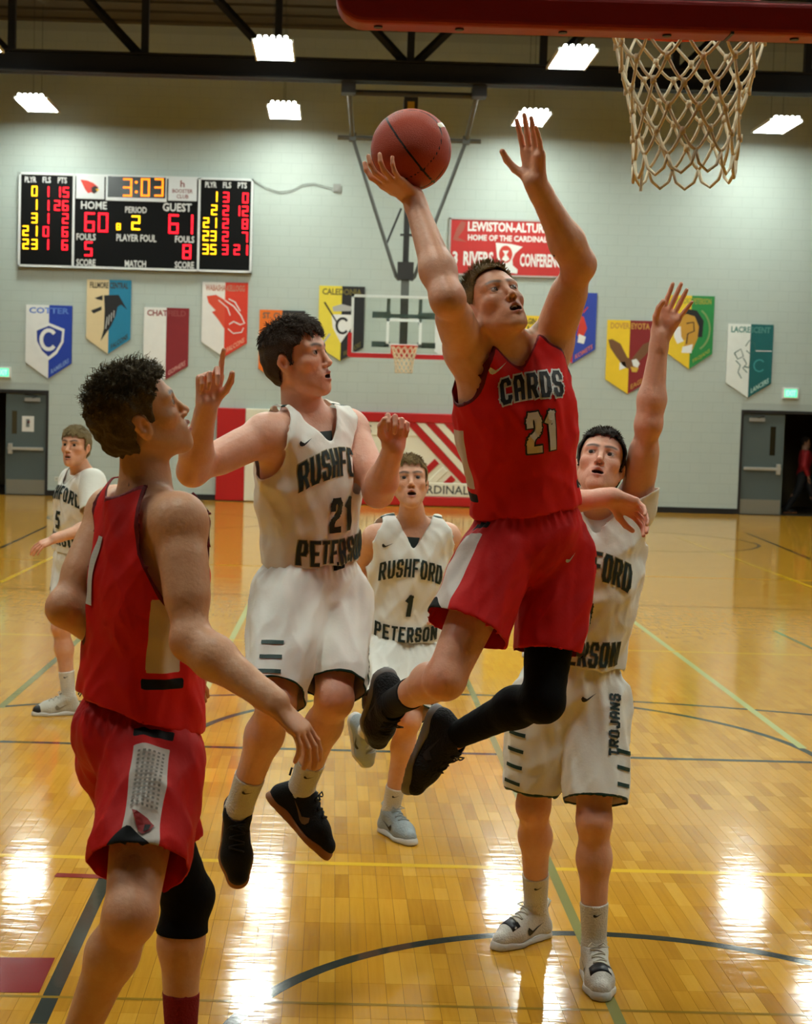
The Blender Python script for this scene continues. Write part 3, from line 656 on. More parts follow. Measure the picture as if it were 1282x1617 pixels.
m_exit = mat('exit_green', (120, 230, 190), emit=(70, 235, 170), estr=1.0)
for (px, py, lab) in ((5, 588, 'lit green EXIT sign above the left doorway'), (1247, 621, 'lit green EXIT sign above the right doorway')):
    c = wp(px, py); e = empty('exit_sign', (c[0], WY, c[2]), lab, 'exit sign')
    MB().box((c[0] - .16, WY - .07, c[2] - .11), (c[0] + .16, WY - .002, c[2] + .11)).build('housing', m_white, e, bevel=.01)
    MB().box((c[0] - .125, WY - .074, c[2] - .08), (c[0] + .125, WY - .069, c[2] + .08)).build('lens', m_exit, e)
    put_text('EXIT', (c[0], WY - .076, c[2]), .11, mat('exit_letter', (190, 246, 226), emit=(180, 255, 225), estr=.9), e, .2, .03)
c = wp(91, 756); oe = empty('wall_outlet', (c[0], WY, c[2]), 'pale electrical outlet plate low on the wall beside the left door', 'outlet')
MB().box((c[0] - .06, WY - .012, c[2] - .04), (c[0] + .06, WY - .003, c[2] + .04)).build('plate', mat('ivory_plate', (206, 208, 192)), oe, bevel=.004)
MB().box((c[0] - .035, WY - .014, c[2] - .02), (c[0] - .01, WY - .011, c[2] + .02)).box((c[0] + .01, WY - .014, c[2] - .02), (c[0] + .035, WY - .011, c[2] + .02)).build('sockets', mat('socket', (150, 152, 140)), oe)

# ================================================================== FAR BASKET
def glass():
    m = bpy.data.materials.new('backboard_glass'); m.use_nodes = True; nt = m.node_tree; b = nt.nodes['Principled BSDF']
    b.inputs['Base Color'].default_value = (.93, .98, .96, 1); b.inputs['Transmission Weight'].default_value = 1; b.inputs['Roughness'].default_value = .02; b.inputs['IOR'].default_value = 1.02; b.inputs['Specular IOR Level'].default_value = .3
    return m
m_glass = glass(); m_grey = mat('hoist_grey', (92, 96, 92), rough=.5, metal=.3); m_hdk = mat('hoist_dark', (34, 34, 32), rough=.5); m_brk = mat('bracket_green', (84, 104, 100), rough=.5); m_rim = mat('rim_orange', (206, 60, 16), rough=.4); m_rope = mat('net_rope', (222, 206, 172), rough=.85, bump=.3, bscale=300); m_alu = mat('board_edge', (206, 214, 210), rough=.4)
def net_geo(c, r0, r1, h, rope, n=12, rows=6, wob=0.0, sway=(0, 0), seed=3, drop=0.0):
    "diamond rope net hanging from centre c (rim plane)"
    R = random.Random(seed); b = MB()
    def pt(i, j, half):
        t = j / rows; a = 2 * math.pi * (i + half) / n; 
        tt = t ** .8; r = r0 + (r1 - r0) * min(1, tt * 1.25); r *= 1 + wob * R.uniform(-1, 1) * (0.3 + t)
        z = -h * t + wob * .2 * R.uniform(-1, 1) * (j > 0)
        return np.array([c[0] + r * math.cos(a) + sway[0] * t * t, c[1] + r * math.sin(a) + sway[1] * t * t, c[2] + z])
    G = [[pt(i, j, .5 * (j % 2)) for i in range(n)] for j in range(rows + 1)]
    for j in range(rows):
        for i in range(n):
            i2 = (i + 1) % n if j % 2 else (i - 1) % n
            for q in (G[j + 1][i], G[j + 1][i2]):
                a = G[j][i]; mid = (a + q) / 2 + np.array([0, 0, -.012 * h / .45 if j > 0 else 0]); 
                b.tube([a, a * .6 + q * .4 + (mid - (a + q) / 2) * .9, a * .3 + q * .7 + (mid - (a + q) / 2) * .8, q], rope, 6)
            if j > 0: b.tube([G[j][i] + np.array([0, 0, .010]), G[j][i] + np.array([0, 0, -.010])], rope * 1.9, 6)
    # loose loops hanging at the bottom
    for i in range(n):
        a, q = G[rows][i], G[rows][(i + 1) % n]; m_ = (a + q) / 2 + np.array([0, 0, -drop])
        b.tube([a, a * .7 + m_ * .3 + np.array([0, 0, -drop * .35]), m_, q * .7 + m_ * .3 + np.array([0, 0, -drop * .35]), q], rope, 6)
    return b
def round_poly(x0, x1, z0, z1, r, n=5):
    out = []
    for cx_, cz_, a0 in ((x1 - r, z1 - r, 0), (x0 + r, z1 - r, 90), (x0 + r, z0 + r, 180), (x1 - r, z0 + r, 270)):
        out += [(cx_ + r * math.cos(math.radians(a0 + 90 * i / n)), cz_ + r * math.sin(math.radians(a0 + 90 * i / n))) for i in range(n + 1)]
    return out
def u_pad(cxb, y0, y1, zb, half, th, up, r):
    "U-shaped padding along the bottom edge and lower corners of a backboard"
    out = []; inn = []
    o0, o1 = cxb - half - th, cxb + half + th
    path_o = [(o0, zb + up)] + [(o0 + r - r * math.cos(math.radians(a)), zb - th + r - r * math.sin(math.radians(a))) for a in np.linspace(0, 90, 8)] + [(o1 - r + r * math.sin(math.radians(a)), zb - th + r - r * math.cos(math.radians(a))) for a in np.linspace(0, 90, 8)] + [(o1, zb + up)]
    ri = max(r - th, .01); i0, i1 = cxb - half + .02, cxb + half - .02
    path_i = [(i1, zb + up), (i1, zb + .03), (i0, zb + .03), (i0, zb + up)]
    b = MB(); pts = path_o + path_i
    v = [(p[0], y0, p[1]) for p in pts] + [(p[0], y1, p[1]) for p in pts]; n = len(pts)
    f = [(i, i + n, (i + 1) % n + n, (i + 1) % n) for i in range(n)]; b.add(v, f)
    me = b.mesh('padding'); bm = bmesh.new(); bm.from_mesh(me)
    bm.verts.ensure_lookup_table(); bm.faces.new([bm.verts[i] for i in range(n)]); bm.faces.new([bm.verts[n + i] for i in range(n)][::-1])
    bmesh.ops.recalc_face_normals(bm, faces=bm.faces); bmesh.ops.triangulate(bm, faces=[q for q in bm.faces if len(q.verts) > 4]); bm.to_mesh(me); bm.free()
    return me
BY = 27.3
def fp(px, py, dy=0.0): return P(px, py, BY - dy)
bc = fp(638, 515); bx = bc[0]; bz0 = fp(638, 562)[2]; bz1 = fp(638, 467)[2]; hw = .93
fb_ = empty('basketball_hoop', (bx, BY, bz0), 'far glass backboard with small orange rim hung from a ceiling frame', 'basketball hoop')
MB().box((bx - hw + .02, BY - .012, bz0 + .02), (bx + hw - .02, BY + .0, bz1 - .02)).build('glass', m_glass, fb_)
eb = MB()
for a, b, c, d in ((bx - hw, bx + hw, bz1 - .045, bz1), (bx - hw, bx + hw, bz0, bz0 + .045), (bx - hw, bx - hw + .045, bz0, bz1), (bx + hw - .045, bx + hw, bz0, bz1)): eb.box((a, BY - .02, c), (b, BY + .02, d))
eb.build('board_frame', m_alu, fb_)
sqz0 = fp(638, 548)[2]; sq = MB()
for a, b, c, d in ((-.31, .31, .44, .49), (-.31, .31, 0, .05), (-.31, -.26, 0, .49), (.26, .31, 0, .49)): sq.box((bx + a, BY - .016, sqz0 + c), (bx + b, BY - .0125, sqz0 + d))
sq.build('target_square', mat('target_white', (220, 230, 226)), fb_)
wobj('padding', u_pad(bx, BY - .05, BY + .04, bz0, hw, .05, .38, .06), m_padr, fb_)
for sx in (-1, 1):
    for py0, py1 in ((493, 503), (540, 549)):
        z1, z0 = fp(638, py0)[2], fp(638, py1)[2]; a, b = bx + sx * .24, bx + sx * .56
        MB().box((min(a, b), BY + .03, z0), (max(a, b), BY + .08, z1)).build('bracket', m_brk, fb_)
    MB().box((bx + sx * .28 - .03, BY + .025, fp(638, 513)[2]), (bx + sx * .28 + .03, BY + .08, fp(638, 472)[2])).build('bracket', m_brk, fb_)
MB().box((bx - .3, BY + .035, fp(638, 502)[2]), (bx + .3, BY + .085, fp(638, 496)[2])).build('bracket', m_brk, fb_)
MB().box((bx - .07, BY + .09, bz0 + .1), (bx + .07, BY + .21, fp(638, 430)[2])).build('stem', m_grey, fb_)
MB().tube([(bx, BY + .15, fp(638, 432)[2]), (bx, BY + .15, fp(638, 300)[2] + 1.0)], .055, 10).build('mast', m_hdk, fb_)
MB().box((bx - .14, BY + .05, fp(638, 441)[2]), (bx + .14, BY + .25, fp(638, 413)[2])).build('mast_clamp', m_hdk, fb_)
MB().box((bx - .11, BY + .1, fp(638, 371)[2]), (bx + .11, BY + .2, fp(638, 368)[2])).build('mast_pin', m_hdk, fb_)
zt_, zt0 = fp(550, 215)[2], fp(550, 133)[2]
for sx in (-1, 1):
    xt = bx + sx * .99
    MB().tube([(bx + sx * .1, BY + .15, fp(638, 441)[2]), (bx + sx * .16, BY + .15, fp(638, 436)[2]), (xt, BY + .15, zt_)], .032, 8).build('brace', m_grey, fb_)
    MB().tube([(bx + sx * .36, BY + .15, fp(638, 388)[2]), (bx + sx * .10, BY + .3, fp(638, 326)[2])], .02, 8).build('brace_link', m_hdk, fb_)
    MB().tube([(xt, BY + .15, zt_), (xt + sx * .1, BY - 1.0, zb0 + .02)], .04, 8).build('hanger_arm', m_grey, fb_)
    MB().box((xt - .06, BY + .08, zt_ - .06), (xt + .06, BY + .22, zt_ + .08)).build('hanger_joint', m_grey, fb_)
    MB().box((xt + sx * .1 - .12, BY - 1.15, zb0 - .18), (xt + sx * .1 + .12, BY - .85, zb0 - .001)).build('hanger_bracket', m_hdk, fb_)
MB().tube([(bx - 1.25, BY + .15, zt_), (bx + 1.25, BY + .15, zt_)], .04, 8).build('cross_tube', m_grey, fb_)
MB().tube([(bx - 1.0, BY - .95, zb0 - .14), (bx + 1.0, BY - .95, zb0 - .14)], .05, 8).build('cross_tube', m_hdk, fb_)
MB().box((bx - .12, BY - .1, zt_ + .35), (bx + .12, BY + .25, zb0 - .02)).build('winch', m_hdk, fb_)
MB().box((bx - .06, BY - .12, zt_ + .42), (bx + .06, BY - .099, zt_ + .60)).build('winch_tag', mat('winch_yellow', (196, 160, 60)), fb_)
rz = fp(638, 548)[2]; rc = (bx, BY - .38, rz)
MB().tube([(rc[0] + .2286 * math.cos(a), rc[1] + .2286 * math.sin(a), rz) for a in np.linspace(0, 2 * math.pi, 33)[:-1]], .011, 8, closed=True).build('rim', m_rim, fb_, smooth=True)
MB().box((bx - .22, BY - .06, rz - .12), (bx + .22, BY - .018, rz + .03)).box((bx - .07, BY - .17, rz - .02), (bx + .07, BY - .05, rz + .01)).build('rim_plate', m_rim, fb_)
net_geo((rc[0], rc[1], rz - .01), .225, .15, .42, .008, 12, 6, .01, seed=5, drop=.03).build('net', m_rope, fb_, smooth=True)

# ================================================================== NEAR BASKET
NBY = 3.95
nx = P(530, 30, NBY)[0] + .965; nzb = P(900, 52, NBY)[2]
rimc = np.array([P(1089, 30, 4.33)[0], 4.33, 3.035])
nh = empty('basketball_hoop', (nx, NBY, nzb), 'near backboard seen from below with thick red bottom padding and tan rope net', 'basketball hoop')
z0 = nzb + .05
MB().box((nx - .9, NBY + .005, z0 + .01), (nx + .9, NBY + .02, z0 + 1.05)).build('glass', m_glass, nh)
eb = MB()
for a, b, c, d in ((nx - .915, nx + .915, z0 + 1.03, z0 + 1.067), (nx - .915, nx + .915, z0, z0 + .04), (nx - .915, nx - .88, z0, z0 + 1.067), (nx + .88, nx + .915, z0, z0 + 1.067)): eb.box((a, NBY - .01, c), (b, NBY + .03, d))
eb.build('board_frame', m_alu, nh)
pm = u_pad(nx, NBY - .045, NBY + .05, z0, .915, .05, .38, .07)
po = wobj('padding', pm, mat('red_pad_foam', (150, 20, 18), rough=.5, bump=.2, bscale=14), nh)
bv = po.modifiers.new('bevel', 'BEVEL'); bv.width = .014; bv.segments = 3; bv.limit_method = 'ANGLE'; bv.angle_limit = math.radians(50)
for px in (597, 725, 888, 1052, 1253):
    q = P(px, 44, NBY); MB().tube([(q[0], NBY - .01, nzb - .004), (q[0], NBY - .01, nzb + .02)], .011, 12).build('bolt', m_black, nh)
q = P(1150, 40, NBY); MB().box((q[0] - .004, NBY - .047, nzb - .002), (q[0] + .004, NBY + .04, nzb + .004)).build('pad_seam', m_black, nh)
MB().tube([(rimc[0] + .2286 * math.cos(a), rimc[1] + .2286 * math.sin(a), rimc[2]) for a in np.linspace(0, 2 * math.pi, 49)[:-1]], .009, 8, closed=True).build('rim', m_rim, nh, smooth=True)
MB().box((rimc[0] - .09, NBY + .03, rimc[2] - .01), (rimc[0] + .09, rimc[1] - .22, rimc[2] + .006)).box((rimc[0] - .1, NBY + .021, rimc[2] - .02), (rimc[0] + .1, NBY + .04, rimc[2] + .11)).build('rim_plate', m_rim, nh)
net_geo(rimc + np.array([0, 0, -.012]), .222, .142, .37, .0046, 12, 6, .035, sway=(.0, 0), seed=9, drop=.055).build('net', m_rope, nh, smooth=True)
q = P(1014, 270, 4.33); MB().tube([q, q + np.array([-.002, 0, -.055])], .0045, 6).build('net_tail', m_rope, nh)
# ================================================================== BODY MODELLING (signed-distance solids turned into meshes)
def nrm(v): v = np.asarray(v, float); return v / (np.linalg.norm(v) + 1e-12)
class Solid:
    def __init__(s): s.p = []
    def cone(s, a, b, ra, rb, k=.02, flat=None, op=1):
        s.p.append(('c', np.array(a, float), np.array(b, float), ra, rb, k, flat, op)); return s
    def ell(s, c, r, axes=None, k=.02, op=1):
        s.p.append(('e', np.array(c, float), np.array(r, float), np.eye(3) if axes is None else np.array(axes), k, op)); return s
    def copy(s): t = Solid(); t.p = list(s.p); return t
    def bounds(s):
        lo = np.full(3, 1e9); hi = -lo
        for q in s.p:
            if q[-1] < 0: continue
            if q[0] == 'c': r = max(q[3], q[4]) * (1 if q[6] is None else max(1, q[6][1])); l = np.minimum(q[1], q[2]) - r; h = np.maximum(q[1], q[2]) + r
            else: r = np.abs(q[3].T) @ q[2]; l = q[1] - r; h = q[1] + r
            lo = np.minimum(lo, l); hi = np.maximum(hi, h)
        return lo, hi
    def grow(s, d):
        t = Solid()
        for q in s.p:
            if q[0] == 'c': t.p.append((q[0], q[1], q[2], q[3] + d, q[4] + d, *q[5:]))
            else: t.p.append((q[0], q[1], q[2] + d, *q[3:]))
        return t
def _prim(q, X):
    if q[0] == 'c':
        _, a, b, ra, rb, k, flat, op = q; ab = b - a; L2 = ab @ ab + 1e-12
        d = X - a; t = np.clip((d @ ab) / L2, 0, 1); d = d - t[..., None] * ab
        if flat is not None:
            n, f = flat; dn = d @ n; d = d + dn[..., None] * n * (1 / f - 1)
        return np.sqrt((d * d).sum(-1)) - (ra + (rb - ra) * t), k, op
    _, c, r, ax, k, op = q; d = (X - c) @ ax.T; k0 = np.sqrt(((d / r) ** 2).sum(-1)); k1 = np.sqrt(((d / r ** 2) ** 2).sum(-1)) + 1e-9
    return k0 * (k0 - 1) / k1, k, op
def _comb(F, d, k, op):
    if op > 0:
        h = np.maximum(k - np.abs(F - d), 0) / k; return np.minimum(F, d) - h * h * k * .25
    d = -d; h = np.maximum(k - np.abs(F - d), 0) / k; return np.maximum(F, d) + h * h * k * .25
def eval_pts(S, X):
    F = np.full(X.shape[:-1], .12)
    for q in S.p:
        d, k, op = _prim(q, X); F = _comb(F, d, k, op)
    return F
def eval_grid(S, lo, h, n):
    F = np.full(n, .12, dtype=np.float64)
    ax = [lo[i] + h * np.arange(n[i]) for i in range(3)]
    for q in S.p:
        if q[0] == 'c': r = max(q[3], q[4]) * (1 if q[6] is None else max(1, q[6][1])); l = np.minimum(q[1], q[2]) - r; u = np.maximum(q[1], q[2]) + r
        else: r = np.abs(q[3].T) @ q[2]; l = q[1] - r; u = q[1] + r
        k = q[5] if q[0] == 'c' else q[4]; m = k + 3 * h
        i0 = np.clip(np.floor((l - m - lo) / h).astype(int), 0, None); i1 = np.minimum(np.ceil((u + m - lo) / h).astype(int) + 1, n)
        if (i1 <= i0).any(): continue
        sl = tuple(slice(i0[i], i1[i]) for i in range(3))
        X = np.stack(np.meshgrid(*[ax[i][sl[i]] for i in range(3)], indexing='ij'), -1)
        d, k, op = _prim(q, X); F[sl] = _comb(F[sl], d, k, op)
    return F
def surface_net(F, lo, h):
    n = F.shape; s = F < 0
    c = [F[i:n[0] - 1 + i, j:n[1] - 1 + j, k:n[2] - 1 + k] for i in (0, 1) for j in (0, 1) for k in (0, 1)]
    cnt = sum((q < 0).astype(np.int8) for q in c); act = (cnt > 0) & (cnt < 8)
    idx = np.argwhere(act)
    if len(idx) == 0: return np.zeros((0, 3)), np.zeros((0, 4), int)
    vals = np.stack([q[act] for q in c], 1); offs = np.array([(i, j, k) for i in (0, 1) for j in (0, 1) for k in (0, 1)], float)
    E = [(a, b) for a in range(8) for b in range(a + 1, 8) if np.abs(offs[a] - offs[b]).sum() == 1]
    acc = np.zeros((len(idx), 3)); num = np.zeros(len(idx))
    for a, b in E:
        va, vb = vals[:, a], vals[:, b]; m = (va < 0) != (vb < 0); t = np.where(m, va / np.where(m, va - vb, 1), 0)
        acc += m[:, None] * (offs[a] + t[:, None] * (offs[b] - offs[a])); num += m
    V = lo + h * (idx + acc / num[:, None])
    vid = np.full(act.shape, -1, dtype=np.int64); vid[act] = np.arange(len(idx))
    Q = []
    for d in range(3):
        e1, e2 = (d + 1) % 3, (d + 2) % 3
        sa = [slice(None)] * 3; sb = [slice(None)] * 3; sa[d] = slice(0, n[d] - 1); sb[d] = slice(1, n[d])
        A, B = s[tuple(sa)], s[tuple(sb)]; ch = A != B
        ii = np.argwhere(ch); ii = ii[(ii[:, e1] > 0) & (ii[:, e2] > 0) & (ii[:, e1] < n[e1] - 1) & (ii[:, e2] < n[e2] - 1)]
        if len(ii) == 0: continue
        def at(da, db):
            q = ii.copy(); q[:, e1] += da; q[:, e2] += db; return vid[q[:, 0], q[:, 1], q[:, 2]]
        q = np.stack([at(-1, -1), at(0, -1), at(0, 0), at(-1, 0)], 1)
        flip = ~A[ii[:, 0], ii[:, 1], ii[:, 2]]; q[flip] = q[flip][:, ::-1]; Q.append(q)
    Q = np.concatenate(Q); return V, Q[(Q >= 0).all(1)]
def polygonise(S, h, lo=None, hi=None, extra=None):
    if lo is None: lo, hi = S.bounds(); lo = lo - 3 * h; hi = hi + 3 * h
    n = tuple(np.ceil((hi - lo) / h).astype(int) + 1); F = eval_grid(S, lo, h, n)
    if extra is not None:
        X = np.stack(np.meshgrid(*[lo[i] + h * np.arange(n[i]) for i in range(3)], indexing='ij'), -1)
        F = extra(F, X)
    return surface_net(F, lo, h)
def relax(V, Q, it=2, lam=.5):
    for _ in range(it):
        acc = np.zeros_like(V); num = np.zeros(len(V))
        for a, b in ((0, 1), (1, 2), (2, 3), (3, 0)):
            np.add.at(acc, Q[:, a], V[Q[:, b]]); np.add.at(acc, Q[:, b], V[Q[:, a]]); np.add.at(num, Q[:, a], 1); np.add.at(num, Q[:, b], 1)
        V = V + lam * (acc / np.maximum(num, 1)[:, None] - V)
    return V
def boundary_edges(Q):
    E = np.concatenate([Q[:, [0, 1]], Q[:, [1, 2]], Q[:, [2, 3]], Q[:, [3, 0]]]); S = np.sort(E, 1); key = S[:, 0] * (Q.max() + 1) + S[:, 1]
    u, first, cnt = np.unique(key, return_index=True, return_counts=True); return E[first[cnt == 1]]
def smooth_rim(V, Q, it=14, lam=.5):
    E = boundary_edges(Q)
    if len(E) == 0: return V
    V = V.copy(); b = np.unique(E)
    for _ in range(it):
        acc = np.zeros_like(V); num = np.zeros(len(V)); np.add.at(acc, E[:, 0], V[E[:, 1]]); np.add.at(acc, E[:, 1], V[E[:, 0]]); np.add.at(num, E[:, 0], 1); np.add.at(num, E[:, 1], 1)
        V[b] += lam * (acc[b] / num[b][:, None] - V[b])
    return V
def components(Q, n):
    lab = np.arange(n)
    while True:
        m = lab[Q].min(1); new = lab.copy()
        for k in range(4): np.minimum.at(new, Q[:, k], m)
        new = new[new]
        if (new == lab).all(): return lab
        lab = new
def big_parts(V, Q, frac=.06):
    lab = components(Q, len(V))[Q[:, 0]]; u, c = np.unique(lab, return_counts=True); ok = u[c >= frac * len(Q)]; return Q[np.isin(lab, ok)]
def compact(V, Q):
    u, inv = np.unique(Q, return_inverse=True); return V[u], inv.reshape(Q.shape), u
def fast_mesh(name, V, Q, col=None, attrs=None, tris=None):
    me = bpy.data.meshes.new(name); n, f = len(V), len(Q); k = Q.shape[1]
    me.vertices.add(n); me.vertices.foreach_set('co', V.astype(np.float32).ravel())
    idx = Q.astype(np.int32).ravel(); tot = np.full(f, k, dtype=np.int32)
    if tris is not None and len(tris): idx = np.concatenate([idx, np.asarray(tris, dtype=np.int32).ravel()]); tot = np.concatenate([tot, np.full(len(tris), 3, dtype=np.int32)])
    me.loops.add(len(idx)); me.loops.foreach_set('vertex_index', idx)
    me.polygons.add(len(tot)); me.polygons.foreach_set('loop_start', np.concatenate([[0], np.cumsum(tot)[:-1]]).astype(np.int32)); me.polygons.foreach_set('loop_total', tot)
    me.update(); me.validate(); me.polygons.foreach_set('use_smooth', np.ones(len(me.polygons), bool))
    if col is not None:
        c = np.ones((n, 4), dtype=np.float32); c[:, :3] = col; a = me.attributes.new('Col', 'FLOAT_COLOR', 'POINT'); a.data.foreach_set('color', c.ravel())
    for nm, v in (attrs or {}).items():
        a = me.attributes.new(nm, 'FLOAT', 'POINT'); a.data.foreach_set('value', np.asarray(v, dtype=np.float32))
    return me
def vnormals(V, Q):
    n = np.cross(V[Q[:, 2]] - V[Q[:, 0]], V[Q[:, 3]] - V[Q[:, 1]]); out = np.zeros_like(V)
    for k in range(4): np.add.at(out, Q[:, k], n)
    return out / (np.linalg.norm(out, axis=1)[:, None] + 1e-12)
def hermite(a, b, x): t = np.clip((x - a) / (b - a), 0, 1); return t * t * (3 - 2 * t)

class Frame:
    "local axes: l = person's left, f = front, u = up"
    def __init__(s, o, f, u):
        s.o = np.array(o, float); s.u = nrm(u); f = np.asarray(f, float); s.f = nrm(f - s.u * (f @ s.u)); s.l = np.cross(s.u, s.f); s.l = -s.l if False else s.l
    def __call__(s, l, f, u): return s.o + l * s.l + f * s.f + u * s.u
    def vec(s, l, f, u): return l * s.l + f * s.f + u * s.u
    @property
    def ax(s): return np.array([s.l, s.f, s.u])
    def loc(s, X): return (np.asarray(X) - s.o) @ s.ax.T

def head_solid(S, H, s=1.0, mouth=.5, jawopen=0.0):
    "head around frame H (origin between the ears)"
    k = s; A = H.ax
    def p(l, f, u): return H(l * k, f * k, u * k)
    def e(c, r, kk=.02, op=1): S.ell(p(*c), np.array(r) * k, A, kk * k, op)
    def co(a, b, ra, rb, kk=.02, op=1): S.cone(p(*a), p(*b), ra * k, rb * k, kk * k, None, op)
    e((0, -.014, .040), (.074, .094, .080), .02)
    e((0, .040, .048), (.060, .046, .056), .03)
    e((0, .030, -.020), (.060, .060, .070), .03)
    jo = jawopen
    for sd in (-1, 1):
        co((sd * .051, -.004, -.040), (sd * .016, .066, -.100 - jo), .017, .013, .035)
        e((sd * .040, .052, -.014), (.024, .024, .018), .025)
        co((sd * .012, .084, .029), (sd * .046, .072, .030), .0105, .009, .022)
    e((0, .030, -.078 - jo * .6), (.043, .052, .030), .03)
    e((0, .074, -.102 - jo), (.021, .018, .017), .02)
    e((0, .076, -.062 - jo * .4), (.030, .022, .030), .02)
    # eyes
    for sd in (-1, 1):
        e((sd * .032, .100, .011), (.017, .017, .010), .014, -1)
        e((sd * .0315, .0735, .010), (.0150, .0165, .0135), .006)
        e((sd * .0315, .0900, .0095), (.0145, .012, .0053), .003, -1)
    # nose
    co((0, .087, .018), (0, .107, -.025), .0075, .0092, .012)
    e((0, .1085, -.029), (.0098, .0092, .0085), .008)
    for sd in (-1, 1):
        e((sd * .0120, .099, -.034), (.0072, .0095, .0068), .006)
        e((sd * .0065, .104, -.0405), (.0036, .0050, .0038), .003, -1)
    # lips and mouth
    mo = mouth
    for sd in (-1, 1):
        co((0, .1000, -.0575), (sd * .022, .086, -.0645 - mo * .003), .0058, .0035, .006)
        co((0, .0965, -.0735 - mo * .010), (sd * .021, .085, -.0665 - mo * .004), .0066, .0038, .006)
    e((0, .0995, -.0655 - mo * .005), (.0185, .024, .0012 + .0085 * mo), .004, -1)
    # ears
    for sd in (-1, 1):
        e((sd * .0735, -.010, -.004), (.0085, .019, .031), .008)
        e((sd * .0815, -.016, .006), (.0055, .018, .024), .008)
        e((sd * .0835, -.006, -.002), (.0060, .0085, .015), .006, -1)
    return S
def hair_line(f, l=None, fringe=.083, nape=-.075, burn=-.012):
    "height of the hairline as a function of the front coordinate"
    xs = np.array([-.2, -.075, -.050, -.032, -.018, .002, .009, .019, .030, .046, .060, .072, .2]); ys = np.array([nape, nape, nape + .004, -.030, .030, .028, burn, burn + .004, .036, .052, fringe - .012, fringe, fringe + .003])
    return np.interp(f, xs, ys)
def hand_solid(S, W, d, n, thumb, curls, spread=(.12, .03, -.05, -.14), s=1.0, tcurl=(.3, .3), tdir=None):
    """hand at wrist W; d towards the knuckles, n out of the palm, thumb=+1/-1 chooses the side d x n;
    curls: for each of index..little the bend at the three joints"""
    d = nrm(d); n = np.asarray(n, float); n = nrm(n - d * (n @ d)); t = np.cross(d, n) * thumb
    base = [(.088, .030), (.091, .010), (.087, -.011), (.078, -.030)]
    ph = [(.043, .026, .021), (.047, .029, .022), (.043, .027, .021), (.034, .021, .019)]
    rad = [.0092, .0094, .0090, .0080]
    tips = []
    fl = (n, .72)
    for i in range(4):
        a = W + s * (d * .012 + t * base[i][1] * .55); b = W + s * (d * base[i][0] + t * base[i][1])
        S.cone(a, b, .0165 * s, .0125 * s, .014 * s, fl)
    S.cone(W + s * (d * .02 - t * .012), W + s * (d * .07 - t * .022 + n * .004), .017 * s, .0135 * s, .014 * s)
    for i in range(4):
        p = W + s * (d * base[i][0] + t * base[i][1]); a = 0.0; sp = spread[i]
        dd = nrm(d * math.cos(sp) + t * math.sin(sp)); r = rad[i] * s
        for j in range(3):
            a += curls[i][j]; q = p + s * ph[i][j] * (dd * math.cos(a) + n * math.sin(a)); r2 = r * .90
            S.cone(p, q, r, r2, .0035 * s); p = q; r = r2
        tips.append(p)
    p = W + s * (d * .020 + t * .022 + n * .006)
    v = nrm(t * .72 + d * .66 + n * .30) if tdir is None else nrm(d * tdir[0] + t * tdir[1] + n * tdir[2])
    r = .0150 * s; bend = nrm(d * .8 + n * .5 - t * .5) if tdir is None else nrm(d * .9 - t * .45 + n * .25)
    for j, L in enumerate((.044, .033, .027)):
        if j: v = nrm(v * math.cos(tcurl[j - 1]) + nrm(bend - v * (bend @ v)) * math.sin(tcurl[j - 1]))
        q = p + s * L * v; r2 = (.0112, .0100, .0085)[j] * s; S.cone(p, q, r, r2, (.014, .005, .004)[j] * s); p = q; r = r2
    tips.append(p); return tips
# ================================================================== PEOPLE
def PZ(px, py, z):
    d = ray(px, py); t = (z - CAMH) / d[2]; return CAMP + d * t
def reach(parent, px, py, L, sign):
    "joint seen at a pixel, a bone length L away from its parent; sign -1 towards the camera, +1 away"
    d = ray(px, py); d = d / np.linalg.norm(d); oc = parent - CAMP; b = oc @ d; c = oc @ oc - L * L; disc = b * b - c
    t = b if disc < 0 else b + sign * math.sqrt(disc); return CAMP + d * t
def frame_f(o, f, up):
    f = nrm(f); up = np.asarray(up, float); return Frame(o, f, nrm(up - f * (up @ f)))

def torso_solid(T, J, s, fat=1.0):
    S = Solid(); A = T.ax; tl = J['tl']
    S.ell(T(0, .0, .02), np.array([.150, .112, .115]) * s * fat, A, .03)
    S.cone(T(0, .0, .04), T(0, .01, tl * .55), .125 * s * fat, .130 * s, .05, (T.f, .76))
    S.ell(T(0, .012, tl * .66), np.array([.152, .112, .19]) * s, A, .05)
    for sd, k in ((1, 'Sl'), (-1, 'Sr')):
        sh = J[k]; c = T(0, 0, tl * .86)
        S.cone(T(sd * .05, .0, tl * .86), sh * .9 + c * .1 - T.u * .015, .066 * s, .054 * s, .05)
        S.cone(T(sd * .015, -.012, tl * .98), sh * .75 + c * .25 + T.u * .005, .046 * s, .040 * s, .05)
        S.cone(sh * .8 + c * .2 - T.u * .03, T(sd * .115, -.02, tl * .50), .058 * s, .045 * s, .06)
        S.cone(sh * .7 + T(0, .06, tl * .8) * .3, T(sd * .05, .075, tl * .70), .045 * s, .04 * s, .05)
    return S
def add_arm(S, sh, el, wr, s, b=1.0):
    up = nrm(el - sh); fo = nrm(wr - el)
    S.ell(sh + up * .03, np.array([.060, .060, .066]) * s * b, None, .04)
    S.cone(sh + up * .02, el, .051 * s * b, .039 * s * b, .03)
    S.cone(sh * .62 + el * .38, sh * .35 + el * .65, .050 * s * b, .047 * s * b, .03)
    S.ell(el, np.array([.040, .040, .040]) * s * b, None, .02)
    m = el + (wr - el) * .28
    S.cone(el, m, .040 * s * b, .045 * s * b, .03); S.cone(m, wr, .045 * s * b, .0275 * s * b, .03)
    S.cone(wr - fo * .03, wr + fo * .012, .0275 * s, .026 * s, .02)
